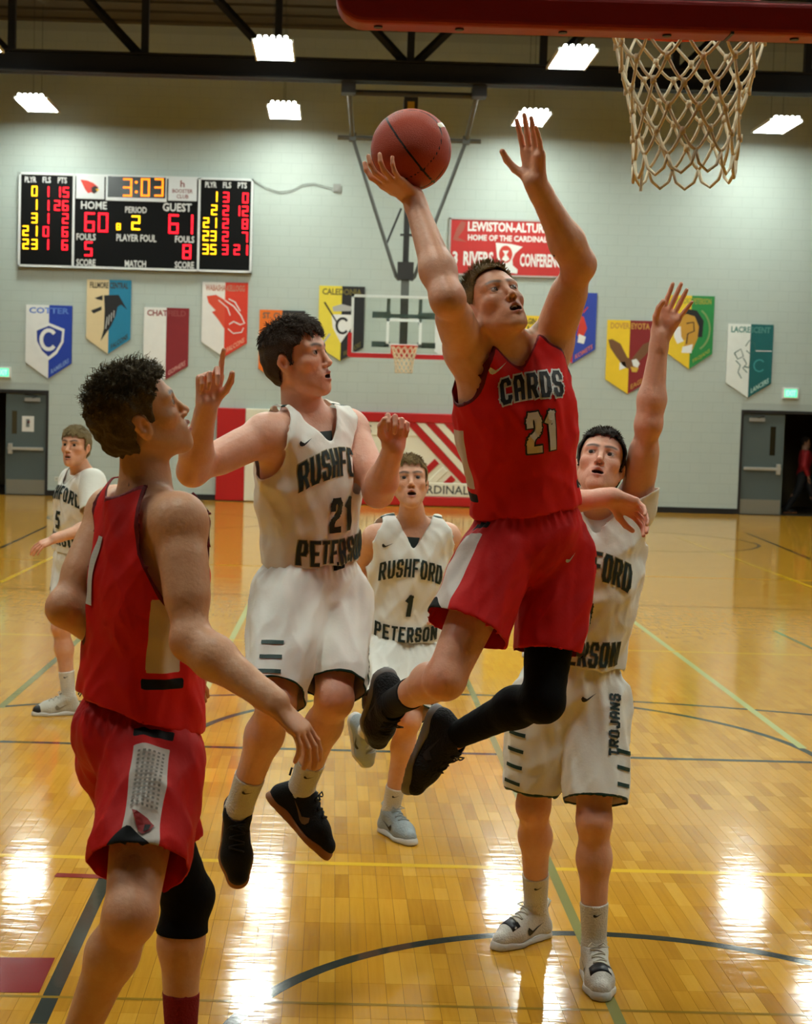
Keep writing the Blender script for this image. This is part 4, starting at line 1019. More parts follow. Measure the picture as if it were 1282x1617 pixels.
def add_leg(S, hp, kn, an, s, front, b=1.0):
    S.cone(hp, kn, .088 * s * b, .057 * s * b, .04); S.ell(kn, np.array([.053, .053, .056]) * s * b, None, .02)
    sh = nrm(an - kn); fr = nrm(front - sh * (front @ sh))
    S.ell(kn + fr * .018 * s, np.array([.040] * 3) * s * b, None, .02)
    m = kn + (an - kn) * .30 - fr * .014 * s
    S.cone(kn, m, .051 * s * b, .054 * s * b, .03); S.cone(m, an, .054 * s * b, .036 * s * b, .04)
def knee_front(hp, kn, an, fallback):
    v = kn - (hp + an) / 2; return nrm(v) if np.linalg.norm(v) > .05 else nrm(fallback)

def limb_cut(a, b, t0, t1):
    "keeps the part of space between fractions t0 and t1 of the bone a->b"
    d = b - a; L = np.linalg.norm(d); d = d / L
    return [lambda X: t0 * L - (X - a) @ d, lambda X: (X - a) @ d - t1 * L]
def garment(name, S, h, cuts, m, root, fold=None, relax_it=2, thick=.003, label=None, attrs=None, keep=.06):
    def ex(F, X):
        for c in cuts: F = np.maximum(F, c(X))
        return F
    V, Q = polygonise(S, h, extra=ex)
    if cuts:
        C = V[Q].mean(1); fb = eval_pts(S, C); cm = np.max([c(C) for c in cuts], 0); Q = Q[cm < fb - .1 * h]
    Q = big_parts(V, Q, keep); V, Q, _ = compact(V, Q); cv = [c(V) for c in cuts]
    V = smooth_rim(relax(V, Q, relax_it), Q)
    if fold is not None:
        N = vnormals(V, Q); V = V + N * fold(V, N)[:, None]
    at = {'e%d' % i: -c for i, c in enumerate(cv)}
    if attrs:
        for k, fn in attrs.items(): at[k] = fn(V)
    me = fast_mesh(name, V, Q, None, at); o = wobj(name, me, m, root)
    if label: o['label'] = label
    if thick:
        sm = o.modifiers.new('cloth', 'SOLIDIFY'); sm.thickness = thick; sm.offset = -1
    o_data[o.name] = (V, Q); return o
o_data = {}
def fabric(name, base, zones=(), rough=.65, bump=.12, bscale=90, sheen=.15):
    "cloth colour plus zones: (attribute, limit, colour) painted where attribute < limit"
    if name in _M: return _M[name]
    m = mat(name, base, rough=rough, bump=bump, bscale=bscale, sheen=sheen if min(base) > 100 else 0.0, spec=.25); nt = m.node_tree; N = nt.nodes; L = nt.links; b = N['Principled BSDF']
    prev = None; col = (*lin(*base), 1)
    for at, lim, c in zones:
        a = N.new('ShaderNodeAttribute'); a.attribute_name = at
        ls = N.new('ShaderNodeMath'); ls.operation = 'LESS_THAN'; ls.inputs[1].default_value = lim; L.new(a.outputs['Fac'], ls.inputs[0])
        mx = N.new('ShaderNodeMix'); mx.data_type = 'RGBA'; L.new(ls.outputs[0], mx.inputs[0])
        if prev is None: mx.inputs[6].default_value = col
        else: L.new(prev, mx.inputs[6])
        mx.inputs[7].default_value = (*lin(*c), 1); prev = mx.outputs[2]
    if prev is not None: L.new(prev, b.inputs['Base Color'])
    return m
def folds(axis, amp, fine, stretch=.28, seed=0.0, ridge=True):
    "wrinkles running along an axis: noise stretched in that direction"
    ax = nrm(axis)
    def fn(V, N):
        out = np.empty(len(V)); st = np.array([seed, seed * 1.7, seed * .6])
        W = V - np.outer(V @ ax, ax) * (1 - stretch)
        for i in range(len(V)):
            w = W[i] * fine + st; q = Vector(w); a = mnoise.noise(q)
            b_ = mnoise.noise(q * 2.3 + Vector((3.1, .7, 5.2)))
            out[i] = (1 - 2 * abs(a)) * .75 - .25 + b_ * .35 if ridge else a + .5 * b_
        return out * amp
    return fn
def addf(*fs): return lambda V, N: sum(f(V, N) for f in fs)

# ---- stroke lettering
GL = {'A': [[(0, 0), (0, .78), (.22, 1), (.78, 1), (1, .78), (1, 0)], [(0, .42), (1, .42)]], 'C': [[(1, .80), (1, .84), (.8, 1), (.2, 1), (0, .84), (0, .16), (.2, 0), (.8, 0), (1, .16), (1, .20)]],
      'D': [[(0, 0), (0, 1), (.7, 1), (1, .78), (1, .22), (.7, 0), (0, 0)]], 'E': [[(1, 1), (0, 1), (0, 0), (1, 0)], [(0, .5), (.8, .5)]], 'F': [[(1, 1), (0, 1), (0, 0)], [(0, .5), (.8, .5)]],
      'H': [[(0, 0), (0, 1)], [(1, 0), (1, 1)], [(0, .5), (1, .5)]], 'J': [[(1, 1), (1, .2), (.8, 0), (.2, 0), (0, .2)]], 'N': [[(0, 0), (0, 1), (1, 0), (1, 1)]],
      'O': [[(.2, 0), (0, .16), (0, .84), (.2, 1), (.8, 1), (1, .84), (1, .16), (.8, 0), (.2, 0)]], 'P': [[(0, 0), (0, 1), (.8, 1), (1, .86), (1, .58), (.8, .44), (0, .44)]],
      'R': [[(0, 0), (0, 1), (.8, 1), (1, .86), (1, .60), (.8, .46), (0, .46)], [(.55, .46), (1, 0)]], 'S': [[(1, .76), (1, .86), (.8, 1), (.2, 1), (0, .86), (0, .62), (.2, .52), (.8, .48), (1, .38), (1, .14), (.8, 0), (.2, 0), (0, .14), (0, .24)]],
      'T': [[(0, 1), (1, 1)], [(.5, 1), (.5, 0)]], 'U': [[(0, 1), (0, .16), (.2, 0), (.8, 0), (1, .16), (1, 1)]], '1': [[(.1, .8), (.5, 1), (.5, 0)]], '2': [[(0, .74), (0, .86), (.2, 1), (.8, 1), (1, .86), (1, .60), (.8, .48), (.2, .36), (0, .22), (0, 0), (1, 0)]],
      '3': [[(0, .86), (.2, 1), (.8, 1), (1, .86), (1, .6), (.8, .5), (.4, .5)], [(.8, .5), (1, .4), (1, .14), (.8, 0), (.2, 0), (0, .14)]], 'I': [[(.5, 0), (.5, 1)]], '5': [[(1, 1), (0, 1), (0, .56), (.8, .56), (1, .42), (1, .14), (.8, 0), (0, 0)]]}
def strokes(s, h, cw, gap, w, arch=0.0, slant=0.0, step=.008):
    "list of quads (each four 2-D points) for a word centred at the origin"
    n = len(s); tot = n * cw + (n - 1) * gap; quads = []
    x0 = -tot / 2; hw_ = tot / 2
    def warp(x, y): 
        return (x + slant * y, y + arch * (1 - (x / hw_) ** 2))
    for i, ch in enumerate(s):
        ox = x0 + i * (cw + gap); iw, ih = cw - w, h - w
        for pl in GL[ch]:
            pts = [np.array([ox + w / 2 + p[0] * iw, -h / 2 + w / 2 + p[1] * ih]) for p in pl]
            for a, b in zip(pts[:-1], pts[1:]):
                d = b - a; L = np.linalg.norm(d)
                if L < 1e-6: continue
                d /= L; nn = np.array([-d[1], d[0]]) * w / 2; a2 = a - d * w * .42; b2 = b + d * w * .42; k = max(1, int(math.ceil((L + w) / step)))
                for j in range(k):
                    p, q = a2 + (b2 - a2) * j / k, a2 + (b2 - a2) * (j + 1) / k
                    quads.append([warp(*(p + nn)), warp(*(p - nn)), warp(*(q - nn)), warp(*(q + nn))])
    return quads
def poly_quads(pts, step=.01):
    "filled 2-D outline triangulated into small pieces"
    bm = bmesh.new(); vs_ = [bm.verts.new((p[0], p[1], 0)) for p in pts]; bm.faces.new(vs_); bmesh.ops.triangulate(bm, faces=bm.faces[:])
    for _ in range(3):
        es = [e for e in bm.edges if e.calc_length() > step]
        if not es: break
        bmesh.ops.subdivide_edges(bm, edges=es, cuts=1); bmesh.ops.triangulate(bm, faces=bm.faces[:])
    out = [[(v.co.x, v.co.y) for v in f.verts] for f in bm.faces]; bm.free(); return out
SWOOSH = [(-.5, .02), (-.46, -.14), (-.34, -.20), (-.18, -.16), (.5, .26), (-.16, -.02), (-.30, -.06), (-.40, -.04), (-.44, .06), (-.40, .16)]
def on_cloth(o, quads, O, R, U, m, root, name, lift=.0035, reach_=.35, body=None):
    "lays flat print onto a garment by casting each corner along the normal of the print plane"
    V, Q = o_data[(body or o).name]; bvh = BVHTree.FromPolygons(V.tolist(), Q.tolist()); R = nrm(R); U = nrm(U - R * (U @ R)); D = np.cross(U, R) * 1.0
    # D must look from outside onto the cloth: opposite of R x U
    D = -np.cross(R, U); cache = {}
    def hit(p):
        k = (round(p[0], 5), round(p[1], 5))
        if k not in cache:
            src = O + R * p[0] + U * p[1] - D * reach_; r = bvh.ray_cast(Vector(src), Vector(D), reach_ * 2)
            if r[0] is None or r[1].dot(Vector(D)) > -.12: cache[k] = None
            else: cache[k] = np.array(r[0]) + np.array(r[1]) * lift
        return cache[k]
    v = []; f = []
    for q in quads:
        h = [hit(p) for p in q]
        if any(x is None for x in h): continue
        if max(np.linalg.norm(h[i] - h[i - 1]) for i in range(len(h))) > .06: continue
        n = len(v); v += h; f.append(tuple(range(n, n + len(h))))
    if not v: return None
    me = mesh(name, v, f); w_ = wobj(name, me, m, None); w_.parent = root; return w_

def shoe(root, A, d, up, style, s=1.0, side=1, label=None):
    "shoe at ankle A pointing along d; style: dict of colours; side=+1 left foot, -1 right foot"
    d = nrm(d); up = np.asarray(up, float); u = nrm(up - d * (up @ d)); l = np.cross(u, d) ; O = A - u * .092 * s
    p = lambda a, b, c=0.0: O + s * (a * d + b * u + c * l)
    S = Solid(); fl = None
    S.cone(p(-.030, .042), p(-.004, .100), .036 * s, .042 * s, .02)
    S.cone(p(.02, .088), p(.125, .048), .041 * s, .034 * s, .03)
    S.cone(p(-.03, .034), p(.125, .034), .035 * s, .042 * s, .03); S.cone(p(.125, .034, -side * .006), p(.182, .030, -side * .010), .043 * s, .033 * s, .03)
    top = nrm(u * .94 - d * .22); tp = p(.0, .125)
    cuts = [lambda X: .016 * s - (X - O) @ u, lambda X: (X - tp) @ top]
    up_o = garment('shoe', S, .0055, cuts, style['upper'], root, relax_it=2, thick=.004, label=label)
    B = Solid()
    B.cone(p(-.032, .008), p(.125, .008), .041 * s, .049 * s, .03, (u, .9)); B.cone(p(.125, .008, -side * .006), p(.186, .010, -side * .010), .048 * s, .037 * s, .03, (u, .9))
    sc = [lambda X: -(X - O) @ u, lambda X: (X - O) @ u - (.026 + .008 * np.cos(((X - O) @ d) * 26 + .6)) * s]
    V, Q = polygonise(B, .005, extra=lambda F, X: np.maximum(np.maximum(F, sc[0](X)), sc[1](X)))
    V = relax(V, Q, 1); so = wobj('sole', fast_mesh('sole', V, Q), style['sole'], None); so.parent = up_o
    lb = MB()
    ev, eq = o_data[up_o.name]; bv = BVHTree.FromPolygons(ev.tolist(), eq.tolist())
    def top_pt(a, c):
        r = bv.ray_cast(Vector(p(a, .2, c)), Vector(-u), .4 * s); return np.array(r[0]) + u * .003 if r[0] is not None else None
    for i in range(6):
        a = .045 + .014 * i; row = [top_pt(a + .006 * (1 if i % 2 else -1) * (c / .024), c) for c in np.linspace(-.024, .024, 5)]
        if all(x is not None for x in row): lb.tube(row, .0028 * s, 6)
    for sgn in (-1, 1):
        b0 = top_pt(.05, 0)
        if b0 is not None: lb.tube([b0, b0 + s * (u * .014 + l * sgn * .02), b0 + s * (u * .004 + l * sgn * .036 + d * .012), b0 + s * (u * .004 + l * sgn * .018 + d * .012), b0], .0024 * s, 6)
    if lb.v:
        o = lb.build('laces', style['lace'], None, smooth=True); o.parent = up_o
    for sd in (-1, 1):
        q = [[(a * .085 * s, b * .085 * s) for a, b in t] for t in poly_quads(SWOOSH, .2)]
        sm = [[(x if sd < 0 else -x, y) for x, y in t] for t in q]
        R_ = d * (-1 if sd < 0 else -1) * (1 if sd > 0 else -1); 
        on_cloth(up_o, q, p(.045, .052, sd * .03), (-d if sd > 0 else -d), u, style['mark'], up_o, 'swoosh', .0025, .12) if sd > 0 else on_cloth(up_o, [[(-x, y) for x, y in t][::-1] for t in q], p(.045, .052, -.03), d, u, style['mark'], up_o, 'swoosh', .0025, .12)
    if style.get('strap'):
        st = [top_pt(.118, c) for c in np.linspace(-.040, .040, 9)]; st2 = [top_pt(.155, c) for c in np.linspace(-.040, .040, 9)]
        ok = [i for i in range(9) if st[i] is not None and st2[i] is not None]
        if len(ok) > 2:
            v = [st[i] for i in ok] + [st2[i] for i in ok]; n = len(ok); o = wobj('strap', mesh('strap', v, [(i, i + 1, i + 1 + n, i + n) for i in range(n - 1)], True), style['strap'], None); o.parent = up_o
            m_ = o.modifiers.new('t', 'SOLIDIFY'); m_.thickness = .004; m_.offset = 1
    if style.get('toe'):
        T_ = Solid(); T_.cone(p(.125, .034, -side * .006), p(.182, .030, -side * .010), .045 * s, .035 * s, .03)
        garment('toe_cap', T_, .006, [lambda X: .017 * s - (X - O) @ u, lambda X: .165 * s - (X - O) @ d], style['toe'], up_o, thick=.002)
    tb = MB(); hp = p(-.062, .105); tb.tube([hp, hp + s * (u * .022 - d * .012), hp + s * (u * .030 - d * .002), hp + s * (u * .012 + d * .008)], .004 * s, 6)
    o = tb.build('pull_tab', style['tab'], None, smooth=True); o.parent = up_o
    return up_o

def hair_mesh(root, H, hs, spec, rs=3):
    "short hair: a shaped cap plus many fine tufts"
    k = hs; tt, ts, tb = spec['top'], spec['side'], spec['back']
    S = Solid(); A = H.ax
    S.ell(H(0, -.014 * k, .042 * k), np.array([.075 + ts, .095 + tb, .080 + tt]) * k, A, .02)
    S.ell(H(0, .034 * k, (.050 + tt * .35) * k), np.array([.060 + ts * .8, .050 + spec.get('front', .004), .058 + tt * .75]) * k, A, .03)
    if spec.get('low', True): S.ell(H(0, -.030 * k, -.012 * k), np.array([.066 + ts * .7, .070 + tb * .9, .068]) * k, A, .03)
    fr, nape, burn = spec.get('fringe', .083), spec.get('nape', -.075), spec.get('burn', -.012); jag = spec.get('jag', .006)
    cuts = [lambda X: (hair_line(H.loc(X)[..., 1] / k, None, fr, nape, burn) - H.loc(X)[..., 2] / k + jag * np.sin(H.loc(X)[..., 0] / k * 190) * (H.loc(X)[..., 1] > .03)) * .8 * k]
    am = spec.get('amp', .004); sc = spec.get('nscale', 55)
    def fold(V, N):
        out = np.empty(len(V)); L = H.loc(V)
        for i in range(len(V)): out[i] = mnoise.noise(Vector((L[i, 0] * sc, L[i, 1] * sc * spec.get('flow', .5), L[i, 2] * sc * .6)))
        return out * am
    m = mat(spec['mat'], spec['rgb'], rough=.6, var=.35, vscale=120, bump=.8, bscale=260, spec=.25)
    ho = garment('hair', S, .0045, cuts, m, root, fold, 1, .004)
    V, Q = o_data[ho.name]; N = vnormals(V, Q); R = random.Random(rs); L = H.loc(V) / k
    n = spec.get('tufts', 1100); ln = spec.get('len', .02); curl = spec.get('curl', 0.0); v = []; f = []
    idx = [R.randrange(len(V)) for _ in range(n)]
    crown = np.array([0, -.05, .115])
    for i in idx:
        p = V[i] - N[i] * .003; lp = L[i]; flow = lp - crown; fl = H.vec(*flow); fl = fl - N[i] * (fl @ N[i]); fl = nrm(fl + np.array([R.gauss(0, .02), R.gauss(0, .02), R.gauss(0, .02)]))
        topness = np.clip((lp[2] - .03) / .08, 0.15, 1)
        lift = spec.get('lift', .45) * topness + .10; le = ln * topness * R.uniform(.6, 1.2) * k; w_ = spec.get('tw', .0016) * k
        dirv = nrm(fl * (1 - lift) + N[i] * lift + np.array([0, 0, spec.get('up', 0.0)])); side = nrm(np.cross(dirv, N[i]) + 1e-6); base = len(v)
        for j in range(4):
            t = j / 3; q = p + dirv * le * t - N[i] * le * .35 * t * t * (1 - curl)
            if curl: q = q + (side * math.sin(t * 5 + i) + N[i] * math.cos(t * 5 + i)) * curl * le * .35
            ww = w_ * (1 - .85 * t)
            v += [q + side * ww, q - side * ww * .5 + N[i] * ww * .9, q - side * ww * .5 - N[i] * ww * .9]
        for j in range(3):
            for c in range(3):
                a = base + j * 3 + c; b = base + j * 3 + (c + 1) % 3; f.append((a, b, b + 3, a + 3))
    tuf = wobj('hair_tufts', mesh('hair_tufts', v, f, True), m, None); tuf.parent = ho; tuf['kind'] = 'stuff'
    return ho

def eye_mesh(H, sd, k, gaze):
    V = []; F = []; c = H(sd * .0315 * k, .0745 * k, .0098 * k); r = .0142 * k; g = nrm(gaze); a = nrm(np.cross(g, [0, 0, 1.0])); b = np.cross(a, g); col = []
    nu, nv = 14, 16
    for i in range(nu + 1):
        th = math.pi * .5 * i / nu * 1.25
        for j in range(nv):
            ph = 2 * math.pi * j / nv; V.append(c + r * (math.cos(th) * g + math.sin(th) * (math.cos(ph) * a + math.sin(ph) * b)))
            col.append(lin(8, 6, 5) if th < .30 else lin(58, 46, 34) if th < .64 else lin(176, 158, 146))
    for i in range(nu):
        for j in range(nv): F.append((i * nv + j, (i + 1) * nv + j, (i + 1) * nv + (j + 1) % nv, i * nv + (j + 1) % nv))
    return fast_mesh('eye', np.array(V), np.array(F), np.array(col))

def build_person(J, label, skin, head, hands, feet, hair, group=None, s=1.0, fat=1.0, arm=1.0, leg=1.0, hres=.0028, bres=.0075, brow=(70, 50, 34)):
    """J: joints; returns root and useful frames. The body is one continuous surface."""
    base = J['base']; root = empty('person', base, label, 'person', group)
    T = Frame(J['pel'], J['front'], J['neck'] - J['pel']); J['tl'] = np.linalg.norm(J['neck'] - J['pel']); J['T'] = T
    S = torso_solid(T, J, s, fat); H, hs = head
    S.cone(J['neck'] - T.u * .02, H(0, -.028 * hs, -.075 * hs) * .5 + J['neck'] * .5, .062 * s, .054 * s, .04)
    S.cone(H(0, -.026 * hs, -.085 * hs) * .5 + J['neck'] * .5, H(0, -.022 * hs, -.030 * hs), .055 * s, .052 * s, .03)
    for a, b, c in (('Sl', 'El', 'Wl'), ('Sr', 'Er', 'Wr')): add_arm(S, J[a], J[b], J[c], s, arm)
    for a, b, c in (('Hl', 'Kl', 'Al'), ('Hr', 'Kr', 'Ar')):
        kf = knee_front(J[a], J[b], J[c], J['front']); J['kf' + a[1]] = kf; add_leg(S, J[a], J[b], J[c], s, kf, leg)
    boxes = []
    for key, hd in hands.items():
        W = J['W' + key]; hand_solid(S, W, hd['d'], hd['n'], 1 if key == 'r' else -1, hd['curls'], hd.get('spread', (.12, .03, -.05, -.14)), hd.get('s', s), hd.get('tc', (.3, .3)), hd.get('tdir'))
        c = W + nrm(hd['d']) * .085; boxes.append((c - .135, c + .135, .0031))
    for key, ft in feet.items():
        A = J['A' + key]; d = nrm(ft['d']); u = np.asarray(ft['u'], float); u = nrm(u - d * (u @ d))
        S.cone(A, A - u * .055 + d * .02, .036 * s, .030 * s, .03); S.cone(A - u * .058 + d * .0, A - u * .065 + d * .11, .026 * s, .026 * s, .03)
    head_solid(S, H, hs, J.get('mouth', .5), J.get('jaw', 0.0))
    hc = H(0, .015, -.005); boxes.append((hc - .165 * hs, hc + .165 * hs, hres))
    Vs, Qs = [], []; n = 0
    V, Q = polygonise(S, bres); V = relax(V, Q, 1, .4)
    C = V[Q]; keep = np.ones(len(Q), bool)
    for lo, hi, hh in boxes:
        inside = ((C > lo + bres * 1.5) & (C < hi - bres * 1.5)).all(2).all(1); keep &= ~inside
    V, Q, _ = compact(V, Q[keep]); Vs.append(V); Qs.append(Q); n = len(V)
    for lo, hi, hh in boxes:
        V, Q = polygonise(S, hh, lo, hi)
        if len(Q) == 0: continue
        Q = big_parts(V, Q, .04); V, Q, _ = compact(V, Q)
        V = relax(V, Q, 1, .25); Vs.append(V); Qs.append(Q + n); n += len(V)
    tris = []; nc = len(Vs[0]); eb0 = np.unique(boundary_edges(Qs[0])) if len(boxes) else []
    from mathutils.kdtree import KDTree
    kd = KDTree(len(eb0)); [kd.insert(Vs[0][i], int(i)) for i in eb0]; kd.balance()
    off = nc
    for V_, Q_ in zip(Vs[1:], Qs[1:]):
        cand = []
        for a_, b_ in boundary_edges(Q_ - off) + off:
            q_ = kd.find((V_[a_ - off] + V_[b_ - off]) / 2)
            if q_[1] is not None: cand.append((q_[2], (b_, a_, q_[1])))
        cand.sort(key=lambda c_: c_[0]); tris += [c_[1] for c_ in cand[:1]]
        off += len(V_)
    V = np.concatenate(Vs); Q = np.concatenate(Qs)
    # skin colour: base tone, redder joints and cheeks, lips, brows, dark mouth
    base_c = np.array(lin(*skin)); col = np.tile(base_c, (len(V), 1)); red = base_c * np.array([1.02, .74, .66])
    def blend(w, c): col[:] = col * (1 - w[:, None]) + np.asarray(c) * w[:, None]
    for kk, r, a in (('El', .06, .4), ('Er', .06, .4), ('Kl', .08, .45), ('Kr', .08, .45)): blend(a * np.exp(-((V - J[kk]) ** 2).sum(1) / r ** 2), red)
    for key, hd in hands.items(): blend(.40 * np.exp(-((V - J['W' + key] - nrm(hd['d']) * .13) ** 2).sum(1) / .10 ** 2), red)
    L = H.loc(V) / hs; nearh = (np.abs(L) < .16).all(1)
    def g(c, r): return np.exp(-(((L - np.array(c)) / np.array(r)) ** 2).sum(1)) * nearh
    for sd in (-1, 1):
        blend(.38 * g((sd * .044, .066, -.030), (.028, .03, .026)), red); blend(.55 * g((sd * .082, -.01, 0), (.012, .022, .034)), red)
        for t in np.linspace(0, 1, 7): blend(np.clip(.75 * g((sd * (.013 + .034 * t), .098 - .016 * t, .0295 + .007 * math.sin(t * 2.3)), (.0070, .030, .0046)), 0, .92), np.array(lin(*brow)) * .35)
        blend(np.clip(1.0 * g((sd * .0315, .088, .0160), (.0155, .016, .0030)), 0, .85), lin(46, 28, 22)); blend(.35 * g((sd * .0315, .088, .002), (.016, .016, .004)), red * .6)
        blend(np.clip(1.2 * g((sd * .0065, .103, -.0405), (.004, .008, .004)), 0, .85), lin(50, 18, 14))
    mo = J.get('mouth', .5); blend(.35 * g((0, .118, -.032), (.014, .012, .012)), red)
    lip = np.array(lin(172, 84, 76)); blend(np.clip(1.1 * g((0, .099, -.0575), (.019, .014, .0050)), 0, .8), lip); blend(np.clip(1.1 * g((0, .096, -.0735 - mo * .010), (.018, .014, .0058)), 0, .8), lip)
    ins = (((L - np.array([0, .0995, -.0655 - mo * .005])) / np.array([.0205, .026, .0025 + .0092 * mo])) ** 2).sum(1) < 1.0
    blend((ins & (L[:, 1] < .0955) & nearh) * .93, lin(40, 10, 10))
    if hair.get('fade'):
        hl = hair_line(L[:, 1], None, hair.get('fringe', .083), hair.get('nape', -.075), hair.get('burn', -.012) - .012); blend(np.clip((L[:, 2] - hl) / .012, 0, 1) * (L[:, 1] < .062) * nearh * .75, np.array(lin(*hair['rgb'])) * .8 + base_c * .2)
    bo = wobj('body', fast_mesh('body', V, Q, col, None, tris), attr_mat('skin', rough=.46, sss=.08, bump=.16, bscale=70, spec=.42), root)
    J['body'] = bo; o_data[bo.name] = (V, Q)
    gz = J.get('gaze', H.f)
    for sd in (-1, 1):
        eo = wobj('eye', eye_mesh(H, sd, hs, gz), attr_mat('eye_surface', rough=.12), None); eo.parent = bo
    if J.get('teeth'):
        tv = MB(); pts = [H(hs * .016 * math.sin(a), hs * (.072 + .020 * math.cos(a)), hs * -.0605) for a in np.linspace(-1.1, 1.1, 9)]
        tv.tube(pts, .0036 * hs, 8); o = tv.build('teeth', mat('teeth', (226, 216, 196), rough=.3), None, smooth=True); o.parent = bo
    hair_mesh(root, H, hs, hair, rs=len(label))
    return root, T, H, S
def face(o, yaw, pitch, roll=0.0):
    y, p, r = map(math.radians, (yaw, pitch, roll)); f = np.array([math.sin(y) * math.cos(p), -math.cos(y) * math.cos(p), math.sin(p)])
    u = np.array([0, 0, 1.0]) - f * f[2]; u /= np.linalg.norm(u); l = np.cross(u, f); u2 = u * math.cos(r) + l * math.sin(r); return frame_f(o, f, u2)
# ---- team colours
RED, WHT, GRN, BLK = (212, 20, 12), (234, 232, 222), (10, 52, 44), (12, 12, 13)
m_letg = mat('green_black_lettering', (14, 36, 32), rough=.6); m_letk = mat('black_lettering', (14, 13, 14), rough=.6); m_letw = mat('white_lettering', (214, 212, 206), rough=.6); m_edge = mat('gold_lettering_edge', (150, 138, 96), rough=.6); m_navyk = mat('swoosh_dark', (18, 22, 28), rough=.5)
m_sockw = mat('white_sock', (216, 212, 200), rough=.9, bump=.5, bscale=160); m_sockr = mat('red_sock', (140, 12, 16), rough=.9, bump=.5, bscale=160); m_tights = mat('black_tights', (4, 4, 5), spec=.15, rough=.8, bump=.15, bscale=120)
st_black = dict(upper=mat('shoe_black_knit', (9, 9, 10), spec=.25, rough=.7, bump=.4, bscale=220), sole=mat('shoe_gum_sole', (150, 92, 40), rough=.6), lace=mat('lace_black', (14, 14, 14), rough=.8), mark=mat('swoosh_gum', (112, 84, 50), rough=.5), tab=mat('lace_black', (14, 14, 14)))
st_blackgrey = dict(upper=mat('shoe_black_mesh', (11, 11, 12), spec=.3, rough=.65, bump=.9, bscale=130), sole=mat('shoe_grey_sole', (122, 120, 116), rough=.5), lace=mat('lace_black', (14, 14, 14)), mark=mat('swoosh_charcoal', (30, 30, 32)), tab=mat('lace_black', (14, 14, 14)))
st_white = dict(upper=mat('shoe_white', (206, 200, 188), rough=.6, bump=.3, bscale=160), sole=mat('shoe_white_sole', (208, 204, 196), rough=.5), lace=mat('lace_cream', (200, 194, 176), rough=.8), mark=m_navyk, tab=mat('shoe_white', (206, 200, 188)), strap=mat('strap_dark', (24, 26, 32), rough=.4))
st_grey = dict(upper=mat('shoe_pale_grey', (150, 160, 162), rough=.6, bump=.3, bscale=160), sole=mat('shoe_white_sole', (208, 204, 196)), lace=mat('lace_grey', (170, 178, 178), rough=.8), mark=m_navyk, tab=mat('lace_grey', (170, 178, 178)))
st_whiteblk = dict(upper=mat('shoe_offwhite', (196, 192, 176), rough=.6, bump=.3, bscale=160), sole=mat('shoe_white_sole', (208, 204, 196)), lace=mat('lace_cream', (200, 194, 176)), mark=mat('swoosh_taupe', (140, 132, 110)), tab=mat('lace_black', (14, 14, 14)), toe=mat('toe_black', (16, 16, 17), rough=.5))

